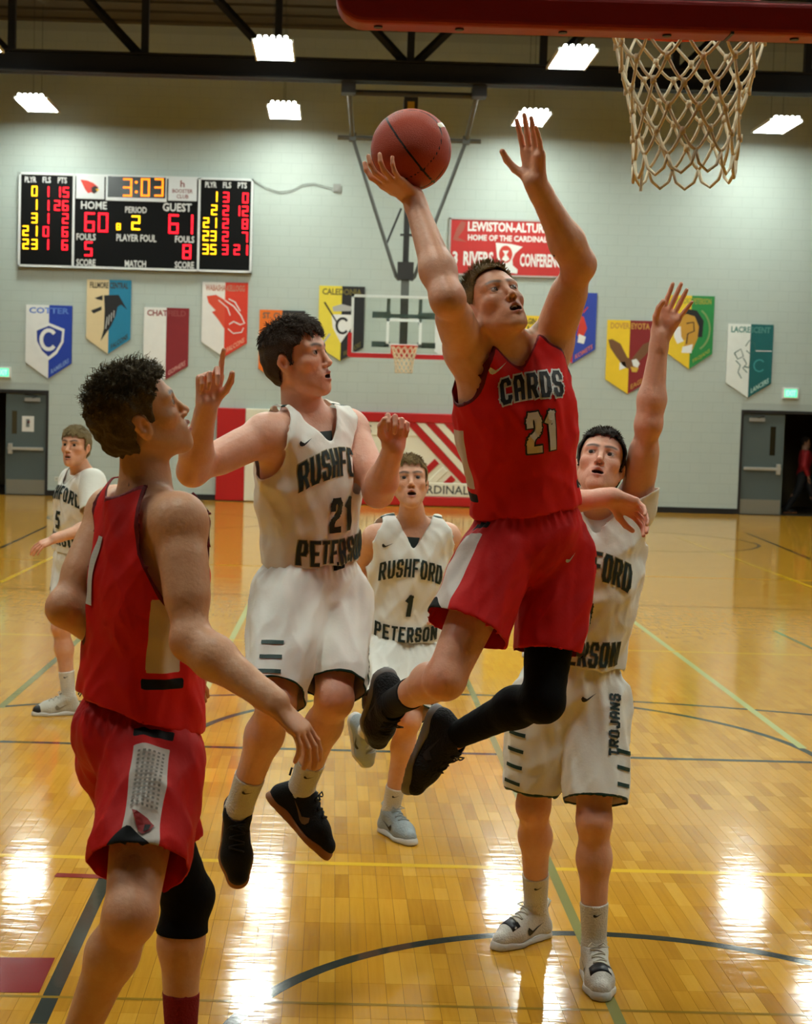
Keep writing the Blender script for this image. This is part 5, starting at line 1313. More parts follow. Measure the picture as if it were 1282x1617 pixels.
def jersey(root, J, T, s, kind, hem, seed, neck=(.088, .105), loose=.018, arm_r=.078, hem_r=None, hem_tilt=(0, 0), strap=.0):
    "sleeveless jersey; hem = height above the hips where it ends"
    tl = J['tl']; S = torso_solid(T, J, s).grow(loose)
    S.cone(T(0, .004, hem - .02), T(0, .012, tl * .60), (hem_r or .148 + loose) * s, (.146 + loose) * s, .05, (T.f, .80 if hem_r else .77))
    N0 = T.loc(J['neck'])[2] + .012; hw, dp = neck
    def c_neck(X):
        L = T.loc(X); depth = np.where(L[..., 1] > -.01, dp, .03); return (L[..., 2] - N0 + depth - np.abs(L[..., 0]) * (depth + .01) / hw) * .62
    def arm_cut(sh, el, sd):
        d0 = nrm(T.l * sd * .9 + T.u * .12); st = sh - d0 * strap - T.u * .040; ua = nrm(el - sh)
        def c(X):
            q = X - st; t = np.maximum(q @ d0, 0); w_ = q - t[..., None] * d0; wu = w_ @ T.u; w_ = w_ - wu[..., None] * T.u * .28; a = arm_r * s - np.sqrt((w_ ** 2).sum(-1))
            q = X - sh; t = np.clip(q @ ua, -.01, .5); b = .070 * s - np.sqrt(((q - t[..., None] * ua) ** 2).sum(-1)); hh = np.maximum(.04 - np.abs(a - b), 0) / .04; return np.maximum(a, b) + hh * hh * .01
        return c
    hz = hem
    def c_hem(X):
        L = T.loc(X); return hz + L[..., 0] * hem_tilt[0] + L[..., 1] * hem_tilt[1] - L[..., 2]
    cuts = [c_neck, arm_cut(J['Sl'], J['El'], 1), arm_cut(J['Sr'], J['Er'], -1), c_hem]
    if kind == 'red':
        m = fabric('red_jersey', RED, (('panel', 0, (206, 186, 160)), ('bar', 0, BLK), ('e0', .009, (130, 8, 10)), ('e1', .011, (96, 6, 8)), ('e2', .011, (96, 6, 8))), bump=.06)
    else:
        m = fabric('white_jersey', WHT, (('yoke', 0, GRN),), bump=.06)
    sd_r = .6
    at = {'panel': lambda V: np.maximum(np.abs(T.loc(V)[:, 1] + .0) - .045, np.maximum(tl * .30 - T.loc(V)[:, 2], T.loc(V)[:, 2] - tl * .60)) + (np.abs(T.loc(V)[:, 0]) < .08) * 1.0,
          'bar': lambda V: np.maximum(np.abs(T.loc(V)[:, 1]) - .055, np.abs(T.loc(V)[:, 2] - tl * .255) - .013) + (np.abs(T.loc(V)[:, 0]) < .08) * 1.0,
          'yoke': lambda V: np.maximum(np.maximum(.004 + T.loc(V)[:, 2] * 0, np.abs(T.loc(V)[:, 1] - .022 - .03 * (N0 - T.loc(V)[:, 2])) - .006), np.abs(np.abs(T.loc(V)[:, 0]) - .125) - .035) + (T.loc(V)[:, 2] < tl * .82) * 1.0 - .006}
    fo = addf(folds(T.u * .7 + T.l * .6, .015 if kind == 'white' else .010, 11, .22, seed), folds(T.u - T.l * .5, .006, 17, .3, seed + 4))
    lab = {'red': 'red sleeveless basketball jersey', 'white': 'white sleeveless basketball jersey with dark green lettering'}[kind]
    return garment('jersey', S, .0078, cuts, m, root, fo, 3, .003, lab, at)
def shorts(root, J, T, s, kind, waist, seed, rot=0.0, len_=(.40, .40), r0=.108, r1=(.095, .095)):
    S = Solid(); S.cone(T(0, 0, .02), T(0, .004, waist + .01), .168 * s, .142 * s, .04, (T.f, .80)); segs = []
    for sd, k in ((1, 'l'), (-1, 'r')):
        hp, kn = J['H' + k], J['K' + k]; d = nrm(kn - hp); L = len_[0 if sd > 0 else 1]; e = hp + d * L; out = nrm(T.l * sd - d * (T.l @ d) * sd)
        S.cone(hp + d * .02 + out * .006, e + d * .05 + out * .004, r0 * s, r1[0 if sd > 0 else 1] * s, .028); segs.append((hp, d, e, out))
    S.ell(T(0, -.03, -.02), np.array([.145, .125, .11]) * s, T.ax, .04)
    def dist(X, g): q = X - g[0]; t = np.clip(q @ g[1], 0, .6); return np.sqrt(((q - t[..., None] * g[1]) ** 2).sum(-1))
    def which(X): return dist(X, segs[0]) < dist(X, segs[1])
    def c_hem(X): return np.where(which(X), (X - segs[0][2]) @ segs[0][1], (X - segs[1][2]) @ segs[1][1])
    def c_top(X): return T.loc(X)[..., 2] - waist
    def side_w(V):
        "angular distance round the leg from its outer side, in metres"
        out = np.empty(len(V)); w_ = which(V)
        for i, g in enumerate(segs):
            q = V - g[0]; q = q - np.outer(q @ g[1], g[1]); fr = np.cross(g[1], g[3]); a = np.arctan2(q @ fr, q @ g[3]) - (rot if i == 1 else 0); sel = w_ if i == 0 else ~w_; out[sel] = (a * .12)[sel]
        return out
    def along_(V): w_ = which(V); return np.where(w_, (V - segs[0][2]) @ -segs[0][1], (V - segs[1][2]) @ -segs[1][1])
    if kind == 'red':
        m = fabric('red_shorts', (196, 16, 12), (('panel', 0, (206, 196, 186)), ('slit', 0, BLK), ('bar', 0, BLK)), bump=.08)
        at = {'panel': lambda V: np.maximum(np.abs(side_w(V)) - .042, along_(V) - .27), 'bar': lambda V: np.maximum(np.abs(side_w(V)) - .045, np.abs(along_(V) - .305) - .012), 'slit': lambda V: np.maximum(np.abs(side_w(V) - .03) - .055 * np.clip(1 - along_(V) / .05, 0, 1), along_(V) - .045)}
    else:
        m = fabric('white_shorts', WHT, (('e0', .011, GRN),), bump=.08)
        at = {}
    ax = nrm(segs[0][1] + segs[1][1])
    gather = lambda V, N: .004 * np.sin(np.arctan2(T.loc(V)[:, 1], T.loc(V)[:, 0]) * 34) * np.clip(1 - np.abs(T.loc(V)[:, 2] - waist + .03) / .05, 0, 1)
    fo = addf(folds(nrm(ax + .25 * T.l), .016, 11, .24, seed), folds(nrm(ax - .6 * T.l), .008, 15, .3, seed + 9), gather)
    lab = {'red': 'baggy red basketball shorts with white side panel', 'white': 'baggy white basketball shorts with dark green hem and side bars'}[kind]
    o = garment('shorts', S, .0082, [c_hem, c_top], m, root, fo, 3, .003, lab, at)
    if kind == 'white':
        for sd, g in ((1, segs[0]), (-1, segs[1])):
            n_ = nrm(g[3] * .62 + T.f * .78); up_ = nrm(-g[1] - n_ * (-g[1] @ n_)); rt_ = np.cross(up_, n_)
            for i in range(4):
                c_ = g[2] - g[1] * (.035 + .058 * i) + n_ * .08
                on_cloth(o, [[(x0_, -.0065), (x0_ + .009, -.0065), (x0_ + .009, .0065), (x0_, .0065)] for x0_ in np.arange(-.036, .036, .009)], c_ + rt_ * sd * .02, rt_, up_, mat('green_bar', GRN, rough=.6), o, 'side_bar', .0035)
    # elastic waistband
    W = Solid(); W.cone(T(0, .002, waist - .03), T(0, .004, waist + .04), .147 * s, .143 * s, .02, (T.f, .80))
    wb_ = garment('waistband', W, .007, [lambda X: T.loc(X)[..., 2] - waist - .012, lambda X: waist - .032 - T.loc(X)[..., 2]], mat('waist_' + kind, (182, 14, 12) if kind == 'red' else (200, 198, 186), rough=.8, bump=.6, bscale=120), None, lambda V, N: .0016 * np.sin(T.loc(V)[:, 2] * 700), 1, .003)
    wb_.parent = o
    return o, segs
def sock(root, J, k, t0, m, s=1.0, grow=.004, name='sock'):
    S = Solid(); add_leg(S, J['H' + k], J['K' + k], J['A' + k], s, J['kf' + k]); S = S.grow(grow); a, b = J['K' + k], J['A' + k]; d = nrm(b - a); L = np.linalg.norm(b - a)
    S.cone(b - d * .02, b + d * .03, .040 * s, .040 * s, .02)
    o = garment(name, S, .006, [lambda X: t0 * L - (X - a) @ d, lambda X: (X - b) @ d - .03], m, root, lambda V, N: .0015 * np.sin((V @ d) * 420) * np.clip(((V - a) @ d / L - t0 - .15) * 6, 0, 1), 1, .002, keep=.4)
    if m is m_sockw:
        fr_ = nrm(np.array([.15, -1, 0]) - d * (np.array([.15, -1, 0]) @ d)); up_ = -d; rt_ = np.cross(up_, fr_); swoosh(o, a + d * (t0 * L + .035) + fr_ * .02, rt_, up_, m_navyk, .032)
    return o
def tights(root, J, k, frm, to, s=1.0, name='leg_sleeve', leg=1.0):
    "tight black sleeve from fraction frm of the thigh to fraction to of the shin"
    S = Solid(); add_leg(S, J['H' + k], J['K' + k], J['A' + k], s, J['kf' + k], leg); S = S.grow(.005); h, a, b = J['H' + k], J['K' + k], J['A' + k]; d1 = nrm(a - h); L1 = np.linalg.norm(a - h); d2 = nrm(b - a); L2 = np.linalg.norm(b - a)
    return garment(name, S, .0065, [lambda X: frm * L1 - (X - h) @ d1, lambda X: (X - a) @ d2 - to * L2], m_tights, root, folds(nrm(np.cross(d1, d2) + .01), .0015, 22, .5, 3), 1, .003)
def chest_text(jo, J, T, rows, mats, root_sub, tilt=0.0):
    for (s_, l, u, h, cw, gap, w, arch, slant, kind) in rows:
        q = strokes(s_, h, cw, gap, w, arch, slant); O = T(l, .0, u); U_ = T.u + T.l * tilt; R_ = T.l - T.u * tilt
        eg = .010 if kind[1] in ('k', 'w') else .005
        if kind[1] is not None:
            q2 = strokes(s_, h + eg, cw + eg, gap - eg, w + eg, arch, slant); on_cloth(jo, q2, O, R_, U_, mats[kind[1]], jo, 'lettering_edge', .0028)
        on_cloth(jo, q, O, R_, U_, mats[kind[0]], jo, 'lettering', .0046)
MT = dict(k=m_letk, g=m_letg, w=m_letw, e=m_edge)
def swoosh(o, O, R, U, m, size=.05, name='swoosh'):
    on_cloth(o, [[(a * size, b * size) for a, b in t] for t in poly_quads(SWOOSH, .25)], O, R, U, m, o, name, .0036)
def fs(a, b, c): return (a, b, c)
FIST = [(1.15, 1.5, .9)] * 4; RELAX = [(.25, .35, .25), (.32, .42, .3), (.38, .5, .32), (.42, .5, .35)]; OPEN = [(.06, .08, .05), (.03, .06, .05), (.05, .08, .06), (.08, .1, .08)]
Z = np.array([0, 0, 1.0])

# ================================================================== SHOOTER (red 21)
def shooter():
    J = {}; J['pel'] = P(834, 850, 4.80); J['neck'] = P(803, 540, 4.74); J['front'] = np.array([.14, -1, .05]); J['base'] = (J['pel'][0], 4.8, .45)
    J['Sr'] = P(737, 556, 4.68); J['Sl'] = P(868, 548, 4.80)
    ball = P(649, 237, 4.66); n = nrm(np.array([.23, .43, .87])); d = nrm(np.array([-.80, -.50, .46])); d = nrm(d - n * (d @ n))
    palm = ball - n * (.1205 + .019); J['Wr'] = palm - d * .055
    J['Er'] = reach(J['Sr'], 707, 473, .31, -1); J['El'] = reach(J['Sl'], 914, 418, .31, -1); J['Wl'] = reach(J['El'], 846, 290, .285, -1)
    J['Hr'] = P(792, 868, 4.75); J['Hl'] = P(880, 868, 4.85); J['Kr'] = reach(J['Hr'], 703, 1072, .45, -1); J['Ar'] = reach(J['Kr'], 618, 1112, .43, 1)
    J['Kl'] = reach(J['Hl'], 858, 1106, .475, -1); J['Al'] = reach(J['Kl'], 716, 1164, .44, 1); J['mouth'] = 1.0; J['jaw'] = .006; J['teeth'] = True
    H = face((0.474, 4.66, 2.252), 18, 35, -11); J['gaze'] = nrm(np.array([.55, -.5, .75]))
    hands = {'r': dict(d=d, n=n, curls=[(.15, .55, .35), (.10, .55, .35), (.12, .55, .4), (.2, .5, .4)], spread=(.34, .10, -.10, -.26), tdir=(.45, .85, .35)),
             'l': dict(d=np.array([-.16, -.12, .98]), n=np.array([-.72, -.68, -.05]), curls=[(.05, .05, .03), (.0, .05, .04), (.02, .06, .05), (.12, .15, .1)], spread=(.08, .02, -.02, -.06), tdir=(.60, .70, .25))}
    fr = dict(d=np.array([-.12, .42, -.88]), u=np.array([.3, -.85, -.4])); fl = dict(d=np.array([-.28, .08, -.96]), u=np.array([.85, -.5, -.25]))
    hair = dict(top=.022, side=.003, back=.008, front=.006, fringe=.086, mat='hair_sandy', rgb=(138, 116, 72), tufts=2800, len=.028, tw=.0020, lift=.75, up=.1, amp=.005, fade=True, low=False, burn=.02)
    root, T, H, S = build_person(J, 'airborne player in red CARDS 21 uniform laying up the ball with one hand', (228, 174, 142), (H, 1.0), hands, {'r': fr, 'l': fl}, hair, s=1.03, arm=1.06, brow=(120, 86, 56))
    jo = jersey(root, J, T, 1.0, 'red', .085, 2.0, neck=(.085, .085), loose=.016, strap=.012, arm_r=.080)
    chest_text(jo, J, T, [('CARDS', .022, .475, .074, .0335, .0075, .0120, .008, .08, ('k', 'w')), ('21', .038, .345, .122, .046, .010, .0205, 0, .02, ('w', 'k'))], MT, jo)
    swoosh(jo, T(-.075, 0, .545), T.l, T.u, m_letw, .06)
    so, sg_ = shorts(root, J, T, 1.03, 'red', .115, 5.0, -.55, (.33, .285), r0=.110, r1=(.100, .128))
    swoosh(so, T(.10, 0, -.06), T.l + T.u * .3, T.u, m_letw, .04)
    tights(root, J, 'l', .45, 1.03, 1.03); sock(root, J, 'r', .62, mat('black_sock', (12, 12, 13), rough=.9), 1.03)
    shoe(root, J['Ar'], fr['d'], fr['u'], st_blackgrey, 1.08, -1, 'black mesh basketball shoe'); shoe(root, J['Al'], fl['d'], fl['u'], st_blackgrey, 1.10, 1, 'black basketball shoe with grey sole')
    return ball
ball_c = shooter()
def basketball(c, r=.1195):
    e = empty('basketball', c - np.array([0, 0, r]), 'orange-red leather basketball resting on raised fingertips', 'basketball')
    nu, nv = 48, 96; V = []; F = []
    ax = nrm(np.array([.55, -.25, -.78])); a = nrm(np.cross(ax, [.2, 1, .1])); b = np.cross(ax, a)
    def seam(dv):
        x, y, z = dv @ a, dv @ b, dv @ ax
        d1 = abs(x); d2 = abs(z); t = math.atan2(math.hypot(x, y) , abs(z)) ; cv = abs(abs(y) - (.34 + .42 * z * z)) * .8
        return min(d1, d2 if False else 9, abs(y) , cv)
    for i in range(nu + 1):
        th = math.pi * i / nu
        for j in range(nv):
            ph = 2 * math.pi * j / nv; dv = math.cos(th) * Z + math.sin(th) * np.array([math.cos(ph), math.sin(ph), 0]); V.append(dv)
    V = np.array(V); x, y, z = V @ a, V @ b, V @ ax
    sd = np.minimum(np.minimum(np.abs(x), np.abs(y)), np.abs(np.abs(y) - (.36 + .36 * z * z)))
    for i in range(nu):
        for j in range(nv): F.append((i * nv + j, (i + 1) * nv + j, (i + 1) * nv + (j + 1) % nv, i * nv + (j + 1) % nv))
    me = fast_mesh('ball_cover', c + V * (r - .0016 * np.exp(-(sd / .02) ** 2))[:, None], np.array(F), None, {'seam': sd})
    m = fabric('ball_leather', (176, 66, 36), (('seam', .027, (20, 10, 8)),), rough=.45, bump=.5, bscale=420, sheen=0)
    o = wobj('ball_cover', me, m, e)
    # printed wordmark patch on the upper right
    o_data[o.name] = (c + V * r, np.array(F))
    o2 = P(703, 205, 4.66); nn = nrm(nrm(o2 - c) + np.array([.15, -.35, .25])); R_ = nrm(np.cross(nn, np.array([.3, -.2, 1.0]))); U_ = np.cross(nn, R_)
    on_cloth(o, poly_quads([(-.040, -.008), (.040, -.008), (.046, .0), (.040, .008), (-.040, .008), (-.046, 0)], .02), c + nn * r, R_, U_, mat('ball_print', (214, 200, 170), rough=.3), o, 'printed_mark', .0008, .1)
    return e
basketball(ball_c)

# ================================================================== WHITE 21
def white21():
    J = {}; J['pel'] = P(490, 932, 5.25); J['neck'] = P(484, 648, 5.20); J['front'] = np.array([.62, -.78, 0]); J['base'] = (J['pel'][0], 5.25, .3)
    J['Sr'] = P(428, 682, 5.10); J['Sl'] = P(548, 672, 5.33)
    J['Er'] = reach(J['Sr'], 304, 744, .31, -1); J['Wr'] = reach(J['Er'], 327, 640, .27, -1); J['El'] = reach(J['Sl'], 597, 778, .31, -1); J['Wl'] = reach(J['El'], 621, 708, .27, -1)
    J['Hr'] = P(458, 940, 5.17); J['Hl'] = P(528, 940, 5.33); J['Kr'] = reach(J['Hr'], 436, 1112, .455, -1); J['Ar'] = reach(J['Kr'], 375, 1283, .44, 1); J['Kl'] = reach(J['Hl'], 528, 1104, .455, -1); J['Al'] = reach(J['Kl'], 474, 1250, .44, 1)
    J['mouth'] = .7; J['jaw'] = .003; H = face((-0.124, 5.17, 2.097), 63, 12, -5); J['gaze'] = nrm(np.array([.85, -.35, .4]))
    hands = {'r': dict(d=np.array([.10, -.15, .98]), n=np.array([.25, -.95, -.1]), curls=[(.15, .25, .15), (1.0, 1.2, .6), (1.25, 1.4, .8), (1.3, 1.4, .8)], spread=(-.05, 0, 0, -.05), tdir=(.75, .55, .35)),
             'l': dict(d=np.array([.05, -.3, .95]), n=np.array([.1, -.95, -.25]), curls=[(.9, 1.3, .8), (1.05, 1.35, .8), (1.15, 1.35, .8), (1.2, 1.35, .8)], spread=(.05, .02, -.02, -.06), tdir=(.75, .55, .45), tc=(.4, .5))}
    fr = dict(d=np.array([.02, -.42, -.9]), u=np.array([.1, -.9, .45])); fl = dict(d=np.array([.72, -.1, -.69]), u=np.array([.69, -.1, .72]))
    hair = dict(top=.017, side=.013, back=.015, front=.008, fringe=.070, mat='hair_dark_brown', rgb=(62, 46, 32), tufts=3600, len=.034, lift=.32, tw=.0022, amp=.006, burn=-.02, jag=.014, nape=-.07)
    root, T, H, S = build_person(J, 'jumping player in white RUSHFORD PETERSON 21 uniform with both forearms raised', (232, 182, 156), (H, 1.04), hands, {'r': fr, 'l': fl}, hair, s=1.04, fat=1.05, arm=1.06, brow=(60, 40, 28))
    jo = jersey(root, J, T, 1.03, 'white', .10, 7.0, neck=(.092, .11), loose=.018)
    chest_text(jo, J, T, [('RUSHFORD', .012, .405, .092, .0305, .0060, .0105, .045, .04, ('g', 'e')), ('21', .024, .275, .118, .048, .012, .020, 0, 0, ('g', None)), ('PETERSON', .012, .160, .086, .0300, .0060, .0105, -.012, 0, ('g', 'e'))], MT, jo)
    on_cloth(jo, poly_quads([(-.03, .02), (.03, .02), (.016, -.03), (-.016, -.03)], .02), T(0, 0, J['tl'] - .085), T.l, T.u, m_letg, jo, 'collar_patch', .003, body=J['body'])
    swoosh(jo, T(-.10, 0, .52), T.l, T.u, m_navyk, .05)
    so, sg_ = shorts(root, J, T, 1.05, 'white', .125, 11.0, 0.0, (.415, .43), r0=.120, r1=(.084, .088))
    on_cloth(so, poly_quads([(-.03, -.022), (.03, -.022), (.03, .022), (-.03, .022)], .02), T(.02, 0, .11), T.l, T.u, m_tights, so, 'drawstring_patch', .004)
    for k in 'rl': sock(root, J, k, .66, m_sockw, 1.05)
    shoe(root, J['Ar'], fr['d'], fr['u'], st_black, 1.05, -1, 'black shoe with gum sole'); shoe(root, J['Al'], fl['d'], fl['u'], st_black, 1.05, 1, 'black shoe with gum sole')
white21()

# ================================================================== RED 1
def red1():
    J = {}; J['pel'] = P(216, 1150, 4.02); J['neck'] = P(232, 775, 4.0); J['front'] = np.array([.90, .42, 0]); J['base'] = (J['pel'][0], 4.0, 0.0)
    J['Sr'] = P(283, 812, 3.86); J['Sl'] = P(183, 800, 4.16); J['Er'] = reach(J['Sr'], 302, 1012, .33, -1); J['Wr'] = reach(J['Er'], 432, 1108, .28, -1)
    J['El'] = reach(J['Sl'], 104, 960, .315, -1); J['Wl'] = reach(J['El'], 248, 1032, .28, 1)
    J['Hr'] = P(240, 1195, 3.93); J['Hl'] = P(196, 1195, 4.11); J['Kr'] = reach(J['Hr'], 206, 1445, .44, -1); J['Ar'] = reach(J['Kr'], 114, 1662, .43, 1); J['Kl'] = reach(J['Hl'], 296, 1415, .45, 1); J['Al'] = reach(J['Kl'], 286, 1655, .42, 1)
    J['mouth'] = .1; H = face((-0.494, 3.98, 1.903), 104, 27, -8); J['gaze'] = H.f
    hands = {'r': dict(d=np.array([.72, -.12, -.66]), n=np.array([-.65, .30, -.65]), curls=RELAX, tdir=(.8, .5, .35)), 'l': dict(d=np.array([.85, .1, -.4]), n=np.array([-.3, .6, -.7]), curls=RELAX)}
    fr = dict(d=np.array([.35, .25, -.9]), u=np.array([.85, .3, .4])); fl = dict(d=np.array([.60, .25, -.76]), u=np.array([.7, .3, .65]))
    hair = dict(top=.016, side=.012, back=.010, front=.010, fringe=.080, mat='hair_dark_curly', rgb=(98, 82, 56), tufts=4200, len=.022, lift=.7, curl=.9, amp=.011, nscale=60, flow=1.0, burn=-.012, nape=-.085, tw=.0022)
    root, T, H, S = build_person(J, 'curly-haired player in red number 1 uniform seen from behind, looking up', (222, 168, 128), (H, 1.06), hands, {'r': fr, 'l': fl}, hair, s=1.04, fat=1.0, arm=1.08, leg=1.04, brow=(60, 44, 30))
    jo = jersey(root, J, T, 1.03, 'red', .045, 3.3, neck=(.092, .09), loose=.024, strap=.035, arm_r=.095, hem_r=.200, hem_tilt=(0, -.30))
    q = strokes('1', .20, .07, 0, .026, 0, 0); bO = T(-.01, 0, .42); on_cloth(jo, [[(x, y) for x, y in t] for t in strokes('I', .18, .05, 0, .030)], bO, -T.l, T.u, m_letw, jo, 'lettering', .004)
    so, sg_ = shorts(root, J, T, 1.05, 'red', .085, 8.0, .5, (.285, .32), r0=.122, r1=(.100, .114))
    # cardinal print low on the side panel of the near leg
    g = sg_[1]; out = nrm(g[3] * math.cos(.5) + np.cross(g[1], g[3]) * math.sin(.5)); U_ = -g[1]; R_ = np.cross(U_, out); bO = g[2] - g[1] * .055
    on_cloth(so, poly_quads([(-.026, .030), (.012, .014), (.030, -.004), (.020, -.020), (.006, -.030), (-.006, -.022), (-.018, .004)], .02), bO, R_, U_, mat('print_cardinal', (150, 30, 30)), so, 'cardinal_print', .004); on_cloth(so, poly_quads([(.006, -.004), (.022, -.002), (.018, -.018), (.006, -.024)], .02), bO, R_, U_, m_letk, so, 'cardinal_mask', .006)
    dots = []
    for i in range(6):
        for j in range(14): x, y = (i - 2.5) * .0115, j * .0115; dots.append([(x - .003, y - .003), (x + .003, y - .003), (x + .003, y + .003), (x - .003, y + .003)])
    on_cloth(so, dots, g[2] - g[1] * .10, R_, U_, mat('mesh_hole', (120, 112, 102)), so, 'mesh_dots', .0036)
    tights(root, J, 'l', .30, .24, 1.06, 'knee_sleeve', 1.06); sock(root, J, 'l', .62, m_sockr, 1.05); sock(root, J, 'r', .86, m_sockr, 1.05)
    for k, ft, sd in (('r', fr, -1), ('l', fl, 1)): shoe(root, J['A' + k], ft['d'], ft['u'], st_black, 1.05, sd)
red1()

# ================================================================== WHITE DEFENDER
def defender():
    J = {}; J['pel'] = P(898, 1090, 5.42); J['neck'] = P(941, 800, 5.40); J['front'] = np.array([-.08, -1, 0.05]); J['base'] = (J['pel'][0], 5.42, 0)
    J['Sl'] = P(1003, 795, 5.42); J['Sr'] = P(880, 822, 5.40); J['El'] = reach(J['Sl'], 1024, 670, .31, -1); J['Wl'] = reach(J['El'], 1042, 532, .29, -1)
    J['Er'] = reach(J['Sr'], 846, 800, .30, -1); J['Wr'] = reach(J['Er'], 964, 785, .27, -1)
    J['Hr'] = P(862, 1100, 5.40); J['Hl'] = P(938, 1100, 5.42); J['Ar'] = PZ(846, 1442, .094); J['Al'] = PZ(938, 1502, .094)
    J['Kr'] = P(842, 1272, (J['Hr'][1] + J['Ar'][1]) / 2 - .10); J['Kl'] = P(938, 1295, (J['Hl'][1] + J['Al'][1]) / 2 - .10)
    J['mouth'] = .75; J['jaw'] = .003; H = face((0.918, 5.32, 1.763), -8, 31, 8); J['gaze'] = nrm(np.array([-.35, -.75, .65]))
    hands = {'l': dict(d=np.array([.36, -.15, .92]), n=np.array([-.35, -.9, -.05]), curls=[(.02, .05, .05), (.0, .05, .05), (.05, .08, .05), (.12, .1, .08)], spread=(.06, .0, -.06, -.28), tdir=(.85, .35, .4)),
             'r': dict(d=np.array([.88, -.12, -.38]), n=np.array([-.2, -.7, -.5]), curls=[(.5, .5, .3), (.6, .5, .3), (.6, .55, .3), (.6, .55, .3)], tdir=(.75, .6, .2))}
    fr = dict(d=np.array([-.78, -.62, 0]), u=Z); fl = dict(d=np.array([.02, -1, 0]), u=Z)
    hair = dict(top=.020, side=.010, back=.014, front=.006, fringe=.082, mat='hair_black_brown', rgb=(50, 38, 28), tufts=2600, len=.022, lift=.40, tw=.0022, amp=.005, jag=.009, burn=-.016)
    root, T, H, S = build_person(J, 'defender in white TROJANS uniform standing with one arm straight up', (228, 176, 150), (H, 1.0), hands, {'r': fr, 'l': fl}, hair, s=1.0, brow=(56, 38, 28))
    # white undershirt with short sleeves
    U = torso_solid(T, J, 1.0).grow(.008)
    for a, b in (('Sl', 'El'), ('Sr', 'Er')):
        d = nrm(J[b] - J[a]); U.cone(J[a], J[a] + d * .20, .072, .074, .05)
    N0 = T.loc(J['neck'])[2]
    def slv(X):
        out = np.full(X.shape[:-1], -1.0)
        for a, b in (('Sl', 'El'), ('Sr', 'Er')): 
            d = nrm(J[b] - J[a]); q = X - J[a]; t = q @ d; r = np.sqrt(((q - t[..., None] * d) ** 2).sum(-1)); out = np.maximum(out, np.where(r < .13, t - .135, -1))
        return out
    garment('undershirt', U, .008, [lambda X: (T.loc(X)[..., 2] - N0 - .0) * .8 + .0 * X[..., 0] - np.abs(T.loc(X)[..., 0]) * .5 + .02, slv, lambda X: .1 - T.loc(X)[..., 2]], mat('white_tee', (222, 220, 208), rough=.75, bump=.1), root, folds(T.u + T.l * .5, .005, 10, .35, 6.0), 3, .003, 'white short-sleeved undershirt')
    jo = jersey(root, J, T, 1.02, 'white', .10, 9.0, neck=(.085, .10), loose=.020)
    chest_text(jo, J, T, [('RUSHFORD', .0, .430, .092, .0305, .0060, .0105, .040, 0, ('g', 'e')), ('3', .0, .30, .11, .050, .014, .020, 0, 0, ('g', None)), ('PETERSON', .0, .170, .086, .0300, .0060, .0105, -.012, 0, ('g', 'e'))], MT, jo)
    so, sg_ = shorts(root, J, T, 1.03, 'white', .13, 14.0, 0.0, (.375, .335), r0=.118, r1=(.100, .098))
    g = sg_[0]; U2 = nrm(np.cross(T.f, g[1]) * 0 + T.f * .9 + g[3] * .5)
    n_ = nrm(g[3] * .42 + T.f * .90); rd = -g[1]; ud = np.cross(n_, rd); on_cloth(so, strokes('TROJANS', .040, .026, .006, .0085), g[0] + g[1] * .085 + n_ * .1, rd, ud, m_letg, so, 'lettering', .004)
    swoosh(so, T(.06, 0, .01), T.l + T.u * .2, T.u, m_navyk, .055)
    for k in 'rl': sock(root, J, k, .62, m_sockw, 1.0)
    shoe(root, J['Ar'], fr['d'], fr['u'], st_white, 1.02, -1, 'white shoe with dark strap'); shoe(root, J['Al'], fl['d'], fl['u'], st_white, 1.02, 1, 'white shoe with dark strap')
defender()

